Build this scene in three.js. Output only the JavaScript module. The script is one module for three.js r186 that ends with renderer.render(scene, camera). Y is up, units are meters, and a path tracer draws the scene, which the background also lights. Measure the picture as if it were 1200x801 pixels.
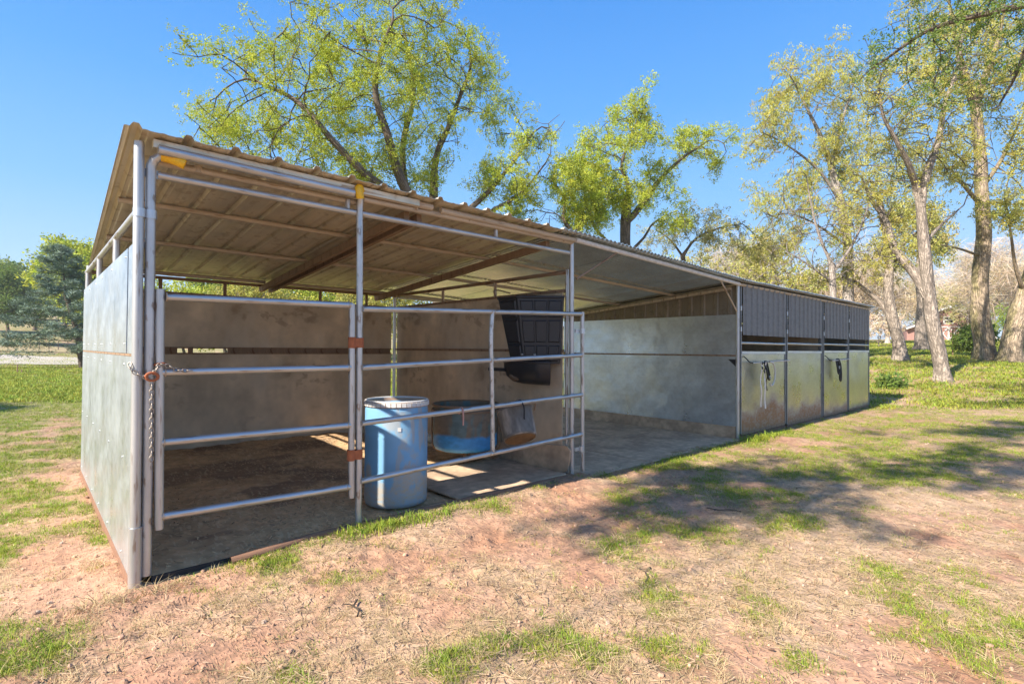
import * as THREE from 'three';
import { mergeGeometries } from 'three/addons/utils/BufferGeometryUtils.js';
import { RoundedBoxGeometry } from 'three/addons/geometries/RoundedBoxGeometry.js';

// ---------------------------------------------------------------- camera, sky, sun, exposure
const scene = new THREE.Scene();
const EYE = new THREE.Vector3(-0.512, 1.5, 4.03), FOCAL = 618;
const camera = new THREE.PerspectiveCamera(2 * Math.atan(400.5 / FOCAL) * 180 / Math.PI, 1200 / 801, 0.05, 3000);
const pitch = 0.8 * Math.PI / 180, roll = 0.42 * Math.PI / 180, yaw = Math.atan2(0.678, 0.7345);
const FWD = new THREE.Vector3(Math.sin(yaw) * Math.cos(pitch), Math.sin(pitch), -Math.cos(yaw) * Math.cos(pitch));
const R0 = new THREE.Vector3().crossVectors(FWD, new THREE.Vector3(0, 1, 0)).normalize(), U0 = new THREE.Vector3().crossVectors(R0, FWD);
const RIGHT = R0.clone().multiplyScalar(Math.cos(roll)).addScaledVector(U0, Math.sin(roll));
const UPV = U0.clone().multiplyScalar(Math.cos(roll)).addScaledVector(R0, -Math.sin(roll));
camera.position.copy(EYE); camera.up.copy(UPV); camera.lookAt(EYE.clone().add(FWD));

const EXPOSURE = 2.3;
const renderer = new THREE.WebGLRenderer({ antialias: true });
renderer.toneMapping = THREE.LinearToneMapping;
renderer.toneMappingExposure = EXPOSURE;
renderer.shadowMap.enabled = true;

const SUN_EL = 37.2 * Math.PI / 180, SUN_AZ = -1.4 * Math.PI / 180;   // low from the left, almost along the front of the shelter
const SUN = new THREE.Vector3(-Math.cos(SUN_AZ) * Math.cos(SUN_EL), Math.sin(SUN_EL), Math.sin(SUN_AZ) * Math.cos(SUN_EL));
const sun = new THREE.DirectionalLight(new THREE.Color().setRGB(1, 0.91, 0.79), 5.0);
sun.position.copy(SUN).multiplyScalar(120); sun.target.position.set(0, 0, 0);
sun.castShadow = true; sun.shadow.radius = 1;
Object.assign(sun.shadow.camera, { left: -45, right: 45, top: 45, bottom: -45, near: 1, far: 300 });
sun.shadow.mapSize.set(4096, 4096);
scene.add(sun, sun.target);

{
  const W = 1024, Hh = 512, d = new Float32Array(W * Hh * 4);
  const stops = [[-90, 0.30, 0.27, 0.22], [-4, 0.42, 0.46, 0.46], [0, 0.60, 0.74, 0.90], [6, 0.42, 0.64, 0.93], [14, 0.235, 0.50, 0.90], [24, 0.125, 0.375, 0.83], [34, 0.075, 0.285, 0.74], [50, 0.06, 0.235, 0.66], [90, 0.045, 0.18, 0.55]];
  for (let j = 0; j < Hh; j++) {
    const el = ((j + 0.5) / Hh - 0.5) * 180;
    let k = 0; while (k < stops.length - 2 && el > stops[k + 1][0]) k++;
    const a = stops[k], b = stops[k + 1], f = Math.min(1, Math.max(0, (el - a[0]) / (b[0] - a[0])));
    for (let i = 0; i < W; i++) {
      const az = ((i + 0.5) / W - 0.5) * 2 * Math.PI, ce = Math.cos(el * Math.PI / 180);
      const cs = Math.max(0, Math.cos(az) * ce * SUN.x + Math.sin(el * Math.PI / 180) * SUN.y + Math.sin(az) * ce * SUN.z);
      const glow = el > -2 ? 0.05 * Math.pow(cs, 4) + 0.35 * Math.pow(cs, 24) : 0;
      const o = (j * W + i) * 4;
      for (let c = 0; c < 3; c++) d[o + c] = (a[c + 1] + (b[c + 1] - a[c + 1]) * f) * 1.27 / EXPOSURE + glow * [1, 0.97, 0.9][c];
      d[o + 3] = 1;
    }
  }
  const t = new THREE.DataTexture(d, W, Hh, THREE.RGBAFormat, THREE.FloatType);
  t.mapping = THREE.EquirectangularReflectionMapping; t.magFilter = t.minFilter = THREE.LinearFilter; t.wrapS = THREE.RepeatWrapping; t.needsUpdate = true;
  scene.background = t; scene.environment = t;
}

// ---------------------------------------------------------------- helpers
const V = (x, y, z) => new THREE.Vector3(x, y, z);
function rng(seed) { let s = seed >>> 0; return () => { s = (s + 0x6d2b79f5) | 0; let t = Math.imul(s ^ (s >>> 15), 1 | s); t = (t + Math.imul(t ^ (t >>> 7), 61 | t)) ^ t; return ((t ^ (t >>> 14)) >>> 0) / 4294967296; }; }
const lerp = (a, b, t) => a + (b - a) * t, clamp = (x, a = 0, b = 1) => Math.min(b, Math.max(a, x));
const sstep = (a, b, x) => { const t = clamp((x - a) / (b - a)); return t * t * (3 - 2 * t); };
function table(pts, x) { if (x <= pts[0][0]) return pts[0][1]; for (let i = 1; i < pts.length; i++) if (x <= pts[i][0]) return lerp(pts[i - 1][1], pts[i][1], (x - pts[i - 1][0]) / (pts[i][0] - pts[i - 1][0])); return pts[pts.length - 1][1]; }
function hash(i, j, s) { let h = Math.imul(i, 374761393) ^ Math.imul(j, 668265263) ^ Math.imul(s + 7, 2147483647 - 58); h = Math.imul(h ^ (h >>> 13), 1274126177); h = Math.imul(h ^ (h >>> 16), 2246822519); return ((h ^ (h >>> 15)) >>> 0) / 4294967296; }
function vnoise(x, y, s = 0, per = 0, py = per) {
  let i = Math.floor(x), j = Math.floor(y); const fx = x - i, fy = y - j, u = fx * fx * (3 - 2 * fx), v = fy * fy * (3 - 2 * fy);
  const w = (a) => per ? ((a % per) + per) % per : a, wy = (a) => py ? ((a % py) + py) % py : a;
  const a = hash(w(i), wy(j), s), b = hash(w(i + 1), wy(j), s), c = hash(w(i), wy(j + 1), s), d = hash(w(i + 1), wy(j + 1), s);
  return lerp(lerp(a, b, u), lerp(c, d, u), v);
}
function fbm(x, y, s = 0, oct = 4, per = 0, py = per) { let r = 0, a = 0.5, t = 0; for (let o = 0; o < oct; o++) { r += a * vnoise(x, y, s + o * 17, per, py); t += a; a *= 0.5; x *= 2; y *= 2; per *= 2; py *= 2; } return r / t; }
// a point that the calibrated lens sees at (px, py) of the 1200 x 801 frame, depth metres in front of the camera
function at(px, py, depth) { return EYE.clone().addScaledVector(FWD, depth).addScaledVector(RIGHT, (px - 600) / FOCAL * depth).addScaledVector(UPV, -(py - 400.5) / FOCAL * depth); }

function tex(w, h, fn, srgb = true, rep = [1, 1]) {
  const d = new Uint8Array(w * h * 4);
  for (let j = 0; j < h; j++) for (let i = 0; i < w; i++) {
    const c = fn(i / w, j / h, i, j), o = (j * w + i) * 4;
    for (let k = 0; k < 3; k++) { let v = clamp(c[k]); if (srgb) v = v <= 0.0031308 ? v * 12.92 : 1.055 * Math.pow(v, 1 / 2.4) - 0.055; d[o + k] = Math.round(v * 255); }
    d[o + 3] = 255;
  }
  const t = new THREE.DataTexture(d, w, h); t.wrapS = t.wrapT = THREE.RepeatWrapping; t.magFilter = THREE.LinearFilter; t.minFilter = THREE.LinearMipmapLinearFilter; t.generateMipmaps = true;
  t.colorSpace = srgb ? THREE.SRGBColorSpace : THREE.NoColorSpace; t.repeat.set(...rep); t.needsUpdate = true; return t;
}
const names = {};
function numbered(n) { if (!(n in names)) { names[n] = 0; return n; } names[n]++; return n + '_' + String(names[n]).padStart(3, '0'); }
function thing(name, label, category, group) { const g = new THREE.Group(); g.name = numbered(name); g.userData = { label, category }; if (group) g.userData.group = group; scene.add(g); return g; }
function part(parent, name, geo, mat, label) { const m = new THREE.Mesh(Array.isArray(geo) ? merge(geo) : geo, mat); m.name = name; if (label) m.userData.label = label; parent.add(m); return m; }
function sub(parent, name) { const g = new THREE.Group(); g.name = name; parent.add(g); return g; }
function merge(list) { return list.length === 1 ? list[0] : mergeGeometries(list.map((g) => { const n = g.index ? g.toNonIndexed() : g; for (const k of Object.keys(n.attributes)) if (!['position', 'normal', 'uv', 'color'].includes(k)) n.deleteAttribute(k); return n; })); }
// box between two corners, uv in metres
function box(x0, y0, z0, x1, y1, z1) {
  const w = x1 - x0, h = y1 - y0, d = z1 - z0, g = new THREE.BoxGeometry(w, h, d); g.translate((x0 + x1) / 2, (y0 + y1) / 2, (z0 + z1) / 2);
  uvMetres(g); return g;
}
function uvMetres(g) {
  const p = g.attributes.position, n = g.attributes.normal, uv = new Float32Array(p.count * 2);
  for (let i = 0; i < p.count; i++) {
    const ax = Math.abs(n.getX(i)), ay = Math.abs(n.getY(i)), az = Math.abs(n.getZ(i));
    if (ax >= ay && ax >= az) { uv[2 * i] = p.getZ(i); uv[2 * i + 1] = p.getY(i); } else if (ay >= az) { uv[2 * i] = p.getX(i); uv[2 * i + 1] = p.getZ(i); } else { uv[2 * i] = p.getX(i); uv[2 * i + 1] = p.getY(i); }
  }
  g.setAttribute('uv', new THREE.BufferAttribute(uv, 2)); return g;
}
// straight pipe with open or capped ends
function pipe(a, b, r = 0.024, sides = 12) {
  const A = Array.isArray(a) ? V(...a) : a, B = Array.isArray(b) ? V(...b) : b, L = A.distanceTo(B);
  const g = new THREE.CylinderGeometry(r, r, L, sides, 1); const uv = g.attributes.uv;
  for (let i = 0; i < uv.count; i++) uv.setXY(i, uv.getX(i) * 2 * Math.PI * r, uv.getY(i) * L);
  g.applyQuaternion(new THREE.Quaternion().setFromUnitVectors(V(0, 1, 0), B.clone().sub(A).normalize())); g.translate((A.x + B.x) / 2, (A.y + B.y) / 2, (A.z + B.z) / 2); return g;
}
function tube(pts, r, seg = 24, sides = 8, closed = false) { return new THREE.TubeGeometry(new THREE.CatmullRomCurve3(pts.map((p) => Array.isArray(p) ? V(...p) : p), closed, 'centripetal'), seg, r, sides, closed); }
function std(color, roughness = 0.8, extra = {}) { return new THREE.MeshStandardMaterial({ color: new THREE.Color().setRGB(...color), roughness, metalness: 0, side: THREE.DoubleSide, ...extra }); }

// ---------------------------------------------------------------- procedural surfaces
const grain = tex(512, 512, (u, v) => { const n = fbm(u * 24, v * 24, 3, 4, 24), f = fbm(u * 96, v * 96, 9, 3, 96); const c = 0.72 + 0.30 * n + 0.22 * (f - 0.5); return [c, c, c]; }, true, [1, 1]);
const scratch = new Float32Array(512 * 512); { const r = rng(77); for (let k = 0; k < 150; k++) { let x = r() * 512, y = r() * 512, a = r() * 6.3, c = (r() - 0.5) * 0.05; const L = 20 + 110 * r(), w = 0.25 + 0.75 * r(); for (let i = 0; i < L; i++) { scratch[((Math.floor(y) % 512 + 512) % 512) * 512 + ((Math.floor(x) % 512 + 512) % 512)] = w * Math.sin(Math.PI * i / L); x += Math.cos(a); y += Math.sin(a); a += c; } } }
const scr = (u, v) => scratch[(Math.floor(v * 512) % 512) * 512 + Math.floor(u * 512) % 512];
const spangle = tex(512, 512, (u, v) => { const a = vnoise(u * 34, v * 34, 5, 34), b = fbm(u * 4, v * 4, 8, 4, 4), c = fbm(u * 3, v * 40, 2, 3, 3, 40) ; const k = 0.72 + 0.12 * a + 0.34 * (b - 0.25) + 0.08 * c - 0.22 * scr(u, v); return [k * 0.985, k, k * 1.01]; }, true, [0.8, 0.8]);
const spangleR = tex(512, 512, (u, v) => { const a = vnoise(u * 34, v * 34, 5, 34), b = fbm(u * 5, v * 5, 18, 4, 5); const k = 0.72 + 0.14 * a + 0.6 * (b - 0.35) + 0.25 * scr(u, v); return [0, k, 1]; }, false, [0.8, 0.8]);
const dents = tex(256, 256, (u, v) => { const k = fbm(u * 3, v * 3, 31, 4, 3); return [k, k, k]; }, false, [0.5, 0.5]);
const M = {};
M.galv = std([0.62, 0.64, 0.65], 0.5, { metalness: 0.75, map: spangle, roughnessMap: spangleR, bumpMap: dents, bumpScale: 0.012 });
M.galvSheet = std([0.60, 0.65, 0.68], 0.42, { metalness: 0.78, map: spangle, roughnessMap: spangleR, bumpMap: dents, bumpScale: 0.03 });
const pipeTex = tex(256, 512, (u, v) => { const s = fbm(u * 6, v * 3, 44, 4, 6, 3), r = sstep(0.63, 0.75, fbm(u * 8, v * 8, 54, 4, 8)), k = 0.72 + 0.45 * (s - 0.3); return [lerp(k, 0.36, r * 0.7), lerp(k, 0.24, r * 0.7), lerp(k, 0.15, r * 0.7)]; }, true, [4, 0.7]);
M.pipe = std([0.64, 0.64, 0.63], 0.42, { metalness: 0.7, map: pipeTex });
M.dullPipe = std([0.62, 0.52, 0.40], 0.6, { metalness: 0.35, map: pipeTex });
M.rustPipe = std([0.36, 0.24, 0.15], 0.75, { metalness: 0.2, map: pipeTex });
M.rust = std([0.42, 0.13, 0.05], 0.85, { map: grain });
// dusty stained wall sheets
const dirtyTex = tex(1024, 1024, (u, v) => {
  const a = fbm(u * 5, v * 5, 61, 5, 5), b = fbm(u * 16, v * 5, 71, 4, 16, 5), c = fbm(u * 30, v * 30, 81, 3, 30), sc = sstep(0.56, 0.74, fbm(u * 16, v * 24, 91, 5, 16, 24)) * sstep(0.42, 0.62, fbm(u * 3, v * 4, 95, 3, 3, 4)), wipe = sstep(0.62, 0.8, fbm(u * 7, v * 3, 101, 4, 7, 3));
  const k = 0.62 + 0.55 * (a - 0.4) + 0.16 * (b - 0.5) + 0.10 * (c - 0.5);
  let r = 0.86 * k, g = 0.72 * k, bl = 0.53 * k;
  r = lerp(r, 0.22, sc * 0.45); g = lerp(g, 0.145, sc * 0.45); bl = lerp(bl, 0.09, sc * 0.45);
  r = lerp(r, 0.62, wipe * 0.35); g = lerp(g, 0.57, wipe * 0.35); bl = lerp(bl, 0.48, wipe * 0.35);
  return [r, g, bl];
}, true, [0.5, 0.5]);
M.dirtyWall = std([1.0, 0.97, 0.93], 0.62, { map: dirtyTex, metalness: 0.15, bumpMap: dents, bumpScale: 0.03 });
const roofTex = tex(512, 512, (u, v) => { const a = fbm(u * 4, v * 4, 111, 5, 4), b = fbm(u * 20, v * 2, 121, 3, 20, 2), sp = sstep(0.62, 0.74, fbm(u * 24, v * 24, 131, 3, 24)); const k = 0.78 + 0.4 * (a - 0.4) + 0.2 * (b - 0.5); return [lerp(k, 0.42, sp * 0.4), lerp(k * 0.97, 0.33, sp * 0.4), lerp(k * 0.92, 0.24, sp * 0.4)]; }, true, [0.6, 0.6]);
M.tanSheet = std([0.82, 0.75, 0.60], 0.38, { map: roofTex, metalness: 0.45 });
M.corrSheet = std([0.90, 0.92, 0.86], 0.26, { map: spangle, metalness: 0.85 });
M.greySheet = std([0.25, 0.25, 0.24], 0.7, { map: grain, metalness: 0.2 })
M.stile = std([0.30, 0.315, 0.32], 0.6, { metalness: 0.5, map: pipeTex });
M.brownSheet = std([0.30, 0.26, 0.20], 0.6, { map: roofTex, metalness: 0.3 });
M.rubber = std([0.035, 0.032, 0.030], 0.85, { map: grain });
const matTex = tex(512, 512, (u, v) => { const a = fbm(u * 5, v * 5, 141, 5, 5), c = fbm(u * 40, v * 40, 151, 3, 40), d = sstep(0.5, 0.68, a); const k = 0.8 + 0.5 * (c - 0.5); return [lerp(0.48, 0.64, d) * k, lerp(0.34, 0.46, d) * k, lerp(0.225, 0.30, d) * k]; }, true, [0.4, 0.4]);
M.mat = std([1.1, 1.1, 1.1], 0.9, { map: matTex, bumpMap: grain, bumpScale: 0.006 });
M.black = std([0.022, 0.024, 0.028], 0.42, { bumpMap: grain, bumpScale: 0.002 });
M.blackDusty = std([0.16, 0.12, 0.085], 0.8, { map: grain });
M.yellow = std([0.95, 0.55, 0.02], 0.45, { map: grain });
M.timber = std([0.26, 0.14, 0.085], 0.9, { map: grain, bumpMap: grain, bumpScale: 0.01 });
M.white = std([0.72, 0.70, 0.66], 0.7, { map: grain });
M.strapBlack = std([0.02, 0.02, 0.022], 0.7);
M.ropeWhite = std([0.85, 0.80, 0.72], 0.9, { map: grain });
// doors: bright zinc above, splashed soil with a ragged edge below
function doorMat(seed, high) {
  const f = (u, v) => { const n = fbm(u * 7, v * 9, seed, 5), n2 = fbm(u * 40, v * 46, seed + 5, 3); const e = high * (0.55 + 0.9 * fbm(u * 3.5, 1.5, seed + 9, 3)); return clamp(sstep(0.06, -0.22, v - e - 0.26 * (n - 0.5)) * (0.75 + 0.9 * (n2 - 0.3))); };
  const col = tex(256, 384, (u, v) => { const m = f(u, v), b = 0.45 + 0.16 * (fbm(u * 5, v * 5, seed + 30, 4) - 0.5) + 0.07 * (vnoise(u * 44, v * 60, seed + 3) - 0.5); return [lerp(b * 0.95, 0.33, m), lerp(b, 0.185, m), lerp(b * 0.93, 0.09, m)]; });
  const orm = tex(256, 384, (u, v) => { const m = f(u, v), n = fbm(u * 6, v * 4, seed + 40, 4); return [0, lerp(0.20 + 0.22 * n, 0.85, m), lerp(0.92, 0.02, m)]; }, false);
  return new THREE.MeshStandardMaterial({ map: col, roughnessMap: orm, metalnessMap: orm, roughness: 1, metalness: 1, bumpMap: dents, bumpScale: 0.02, side: THREE.DoubleSide });
}

// ---------------------------------------------------------------- terrain
const FLOOR = (x, z) => x > 0.02 && x < 16.7 && z < 0.0 && z > -4.0;
function terrain(x, z) {
  const rise = table([[17.5, 0], [20, 0.12], [25, 0.62], [35, 1.3], [82, 2.9], [220, 6], [600, 9]], x + 0.25 * Math.min(0, z) * 0);
  const back = table([[80, 0], [110, 1.2], [170, 5.5], [320, 18], [700, 34]], -z - 0.15 * x);
  return rise * sstep(40, -8, z - 0) + back;
}
// what grows where: 0 bare red soil, 1 full green; and a share of dry straw
function green(x, z) {
  const n = fbm(x * 0.9 + 4, z * 0.9 + 9, 201, 4), n2 = fbm(x * 0.25, z * 0.25, 211, 3), f = fbm(x * 3.1, z * 3.1, 215, 3);
  let base = 0.44;
  base = lerp(base, 0.74, sstep(0.0, -0.8, x) * sstep(1.6, 0.2, z)); base = lerp(base, 0.60, sstep(-0.4, -1.4, x) * sstep(0.4, 1.6, z));                                  // lawn side
  base = lerp(base, 0.80, sstep(-4.2, -6, z) * sstep(-1, 1, x)); base = lerp(base, 0.97, sstep(-8, -13, z));                                     // lawn behind
  base = lerp(base, 0.70, sstep(3.4, 6.5, x) * sstep(3.6, 1.6, z));                 // in front of the far stalls
  base = lerp(base, 0.74, sstep(9, 13, x));
  base = lerp(base, 0.86, sstep(17.5, 21, x));
  base = lerp(base, 0.50, sstep(2.6, 4.2, z) * sstep(1.5, 3.5, x) * sstep(9, 5, x));
  base = lerp(base, 0.84, sstep(6, 8.5, x) * sstep(3.9, 2.9, z));
  const t = fbm(x * 2.6 + 17, z * 2.6 + 3, 217, 3);
  const v = base + 0.75 * (n - 0.5) + 0.4 * (n2 - 0.5) + 0.35 * (f - 0.5) + 1.15 * (t - 0.5);
  return sstep(0.30, 0.86, v);
}
function straw(x, z) { const n = 0.6 * fbm(x * 0.8 + 31, z * 0.8 - 12, 231, 3) + 0.4 * fbm(x * 3.3 + 5, z * 3.3, 235, 3); let b = 0.40; b = lerp(b, 0.62, sstep(0, -1.5, x)); b = lerp(b, 0.5, sstep(2, 5, x)); return sstep(0.30, 0.75, b + 1.9 * (n - 0.5)); }
const dimple = (x, z) => { let d = 0; const ci = Math.floor(x / 0.3), cj = Math.floor(z / 0.3); for (let i = ci - 1; i <= ci + 1; i++) for (let j = cj - 1; j <= cj + 1; j++) if (hash(i, j, 901) < 0.42) { const q = Math.hypot(x - (i + hash(i, j, 903)) * 0.3, z - (j + hash(i, j, 905)) * 0.3) / (0.05 + 0.04 * hash(i, j, 907)); if (q < 1.5) d += q < 1 ? -0.018 * (1 - q * q * q) : 0.006 * Math.sin((q - 1) * 2 * Math.PI); } return d; };
const clodN = (x, z) => fbm(x * 9, z * 9, 241, 3) - 0.5;
function groundY(x, z) {
  let y = terrain(x, z); const near = Math.hypot(x - 2, z - 2.5);
  if (near < 26) { const k = sstep(26, 12, near); y += k * (near < 9 ? dimple(x, z) : 0); y += k * (0.022 * (fbm(x * 1.3, z * 1.3, 251, 3) - 0.5) * 2 + 0.020 * clodN(x, z) + 0.016 * (fbm(x * 22, z * 22, 253, 2) - 0.5)); }
  if (x > -0.2 && x < 4.4 && z > -0.3 && z < 1.2) y += 0.055 * sstep(1.1, 0.1, z) * sstep(0.2, 1.5, x) * sstep(5.0, 3.9, x);
  if (x > 0.05 && x < 16.62 && z < -0.09 && z > -3.93) y -= 0.12;               // under the stall floors
  return y;
}
{
  const N = 620, pos = new Float32Array((N + 1) * (N + 1) * 3), col = new Float32Array((N + 1) * (N + 1) * 3), uv = new Float32Array((N + 1) * (N + 1) * 2), idx = [];
  const warp = (u) => Math.sign(u) * (8.5 * Math.abs(u) + 22 * Math.abs(u) ** 3 + 900 * Math.abs(u) ** 8);
  for (let j = 0; j <= N; j++) for (let i = 0; i <= N; i++) {
    const x = 2.0 + warp(i / N * 2 - 1), z = 1.6 + warp(j / N * 2 - 1), o = j * (N + 1) + i;
    pos.set([x, groundY(x, z), z], o * 3); uv.set([x, z], o * 2);
    const g = green(x, z), s = straw(x, z) * (1 - g), n = fbm(x * 2.2, z * 2.2, 261, 4), p = fbm(x * 14, z * 14, 263, 3), far = sstep(22, 60, Math.hypot(x, z));
    let c = [lerp(0.36, 0.50, n), lerp(0.178, 0.300, n), lerp(0.098, 0.200, n)];
    const st = [0.50, 0.375, 0.245], gr = [lerp(0.16, 0.30, n), lerp(0.215, 0.28, n), lerp(0.05, 0.09, n)];
    const dry = sstep(0.5, 0.75, fbm(x * 0.05, z * 0.05, 265, 4)) * far;
    for (let k = 0; k < 3; k++) { c[k] = lerp(c[k], st[k], s * 0.6); c[k] = lerp(c[k], lerp(gr[k], [0.40, 0.34, 0.17][k], dry * 0.8), g * lerp(z < -4.3 ? 0.8 : 0.42, 0.75, far)); c[k] *= 0.82 + 0.36 * p; }
    col.set(c, o * 3);
    if (i < N && j < N) { idx.push(o, o + N + 1, o + 1, o + 1, o + N + 1, o + N + 2); }
  }
  const g = new THREE.BufferGeometry(); g.setAttribute('position', new THREE.BufferAttribute(pos, 3)); g.setAttribute('color', new THREE.BufferAttribute(col, 3)); g.setAttribute('uv', new THREE.BufferAttribute(uv, 2)); g.setIndex(idx); g.computeVertexNormals();
  const soil = tex(1024, 1024, (u, v) => {
    const a = fbm(u * 40, v * 40, 271, 4, 40), b = fbm(u * 9, v * 9, 281, 3, 9), s1 = sstep(0.66, 0.72, vnoise(u * 230, v * 60, 283, 0)) , s2 = sstep(0.70, 0.76, vnoise(u * 50 + 3, v * 210, 285, 0)), dk = sstep(0.30, 0.22, vnoise(u * 120, v * 120, 287, 120));
    let k = 0.66 + 0.5 * (a - 0.5) + 0.3 * (b - 0.5); k = lerp(k, 0.40, dk * 0.6); const s = Math.max(s1, s2) * 0.28; return [lerp(k, 0.95, s), lerp(k, 0.90, s), lerp(k, 0.80, s)];
  }, true, [1 / 1.7, 1 / 1.7]);
  const m = new THREE.Mesh(g, new THREE.MeshStandardMaterial({ vertexColors: true, map: soil, roughness: 0.97, bumpMap: soil, bumpScale: 0.02, side: THREE.DoubleSide, color: new THREE.Color(1.28, 1.28, 1.28) }));
  m.name = 'ground'; m.userData = { kind: 'structure', label: 'red soil and grass ground around the shelter', category: 'ground' }; scene.add(m);
}
{ // gravel drive across the lawn
  const c = at(50, 421, 52), dir = V(0.7345, 0, 0.678), nrm = V(0.678, 0, -0.7345), n = 60, p = [], uvs = [], ix = [];
  for (let i = 0; i <= n; i++) for (let j = 0; j <= 6; j++) {
    const a = -70 + i * 1.45, w = -10.5 + j * 4.0 + 1.2 * (vnoise(i * 0.4, j, 301) - 0.5), q = V(c.x, 0, c.z).addScaledVector(dir, a).addScaledVector(nrm, w + 0.0008 * a * a);
    p.push(q.x, terrain(q.x, q.z) + 0.05, q.z); uvs.push(q.x, q.z);
    if (i < n && j < 6) { const o = i * 7 + j; ix.push(o, o + 1, o + 7, o + 1, o + 8, o + 7); }
  }
  const g = new THREE.BufferGeometry(); g.setAttribute('position', new THREE.Float32BufferAttribute(p, 3)); g.setAttribute('uv', new THREE.Float32BufferAttribute(uvs, 2)); g.setIndex(ix); g.computeVertexNormals();
  const m = new THREE.Mesh(g, std([0.50, 0.44, 0.38], 0.95, { map: grain })); m.name = 'gravel_drive'; m.userData = { kind: 'structure', label: 'pale gravel drive beyond the lawn', category: 'road' }; scene.add(m);
}

// ---------------------------------------------------------------- the shelter
const roofY = (x) => table([[-0.2, 2.865], [4.2, 2.865], [8.5, 2.735], [12.7, 2.76], [17, 2.77]], x);   // top of the sheets at the front edge
const SLOPE = 0.088, ZF = 0.15, ZB = -4.22, XL = -0.1, XR = 16.78;
const roofAt = (x, z) => roofY(x) + SLOPE * (z - ZF);
const shelter = thing('horse_shelter', 'long galvanised metal shed row of four stalls under one sloping roof', 'shelter');
// a profiled sheet on the roof: prof(x) is the height of the rib
function roofSheet(x0, x1, prof, step, lift = 0) {
  const xs = []; for (let x = x0; x < x1 - 1e-4; x += step) xs.push(x); xs.push(x1);
  const zs = [ZF, -1.0, -2.1, -3.2, ZB], p = [], uv = [], ix = [], T = 0.0035;
  for (let s = 0; s < 2; s++) for (const x of xs) for (const z of zs) { p.push(x + (ZF - z) * 0.03 * clamp((0.7 - x) / 0.8), roofAt(x, z) + prof(x) - 0.04 + lift - s * T, z); uv.push(x, z); }
  const nz = zs.length, nx = xs.length, off = nx * nz;
  for (let i = 0; i < nx - 1; i++) for (let j = 0; j < nz - 1; j++) { const o = i * nz + j; ix.push(o, o + nz, o + 1, o + 1, o + nz, o + nz + 1); ix.push(off + o, off + o + 1, off + o + nz, off + o + 1, off + o + nz + 1, off + o + nz); }
  for (let i = 0; i < nx - 1; i++) { const a = i * nz, b = a + nz; ix.push(a, off + a, b, b, off + a, off + b); const e = a + nz - 1, f = b + nz - 1; ix.push(e, f, off + e, f, off + f, off + e); }
  const g = new THREE.BufferGeometry(); g.setAttribute('position', new THREE.Float32BufferAttribute(p, 3)); g.setAttribute('uv', new THREE.Float32BufferAttribute(uv, 2)); g.setIndex(ix);
  const q = g.toNonIndexed(); q.computeVertexNormals(); return q;
}
const rib = (pitch, off, w, h) => (x) => { const t = Math.abs((((x - off) / pitch) % 1 + 1.5) % 1 - 0.5) * pitch; return h * clamp((w / 2 + 0.014 - t) / 0.014); };
const wide = rib(0.279, -0.04, 0.035, 0.032), minor = rib(0.093, 0.01, 0.016, 0.004), corr = (x) => 0.010 * Math.sin(x / 0.082 * 2 * Math.PI) + 0.012;
{
  const cuts = [XL, 0.70, 1.54, 2.37, 3.21, 3.87];
  for (let i = 0; i < 5; i++) part(shelter, 'roof_sheet', roofSheet(cuts[i], cuts[i + 1] + (i < 4 ? 0.03 : 0), (x) => Math.max(wide(x), minor(x)), 0.0093, i % 2 * 0.004), M.tanSheet);
  const n = 17, w = (XR - 3.85) / n;
  for (let i = 0; i < n; i++) part(shelter, 'roof_sheet', roofSheet(3.85 + i * w, 3.85 + (i + 1) * w + (i < n - 1 ? 0.02 : 0), corr, 0.0137, 0.006 + (i % 2) * 0.004), M.corrSheet);
}
const under = (x, z, d = 0) => roofAt(x, z) - 0.046 - d;      // underside of the sheets
// rafters: square tubes up the slope
function rafter(x, w, d, mat) { const g = new THREE.BoxGeometry(w, d, 4.0); g.rotateX(-Math.atan(SLOPE)); g.translate(x, under(x, -2.08, 0.055 + d / 2 + 0.012), -2.08); uvMetres(g); return part(shelter, 'rafter', g, mat); }
rafter(1.99, 0.05, 0.075, M.rustPipe); rafter(2.12, 0.05, 0.075, M.rustPipe); rafter(3.83, 0.06, 0.08, M.rustPipe);
for (const x of [8.42, 12.76, 16.6]) rafter(x, 0.05, 0.05, M.dullPipe);
// purlins
for (const z of [-1.2, -2.42, -3.92]) { part(shelter, 'purlin', pipe([-0.02 - z * 0.03, under(0, z, 0.026), z], [2.0, under(2, z, 0.026), z], 0.024, 8), M.dullPipe); part(shelter, 'purlin', pipe([2.1, under(2, z, 0.028), z], [3.88, under(3.8, z, 0.028), z], 0.024, 8), M.dullPipe); }
for (const z of [-1.2, -2.42, -3.92]) { part(shelter, 'purlin', pipe([3.82, under(3.9, z, 0.03), z + 0.0], [8.5, under(8.5, z, 0.03), z], 0.024, 8), M.dullPipe); part(shelter, 'purlin', pipe([8.52, under(8.5, z, 0.03), z], [16.7, under(16.7, z, 0.03), z], 0.024, 8), M.dullPipe); }
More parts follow.
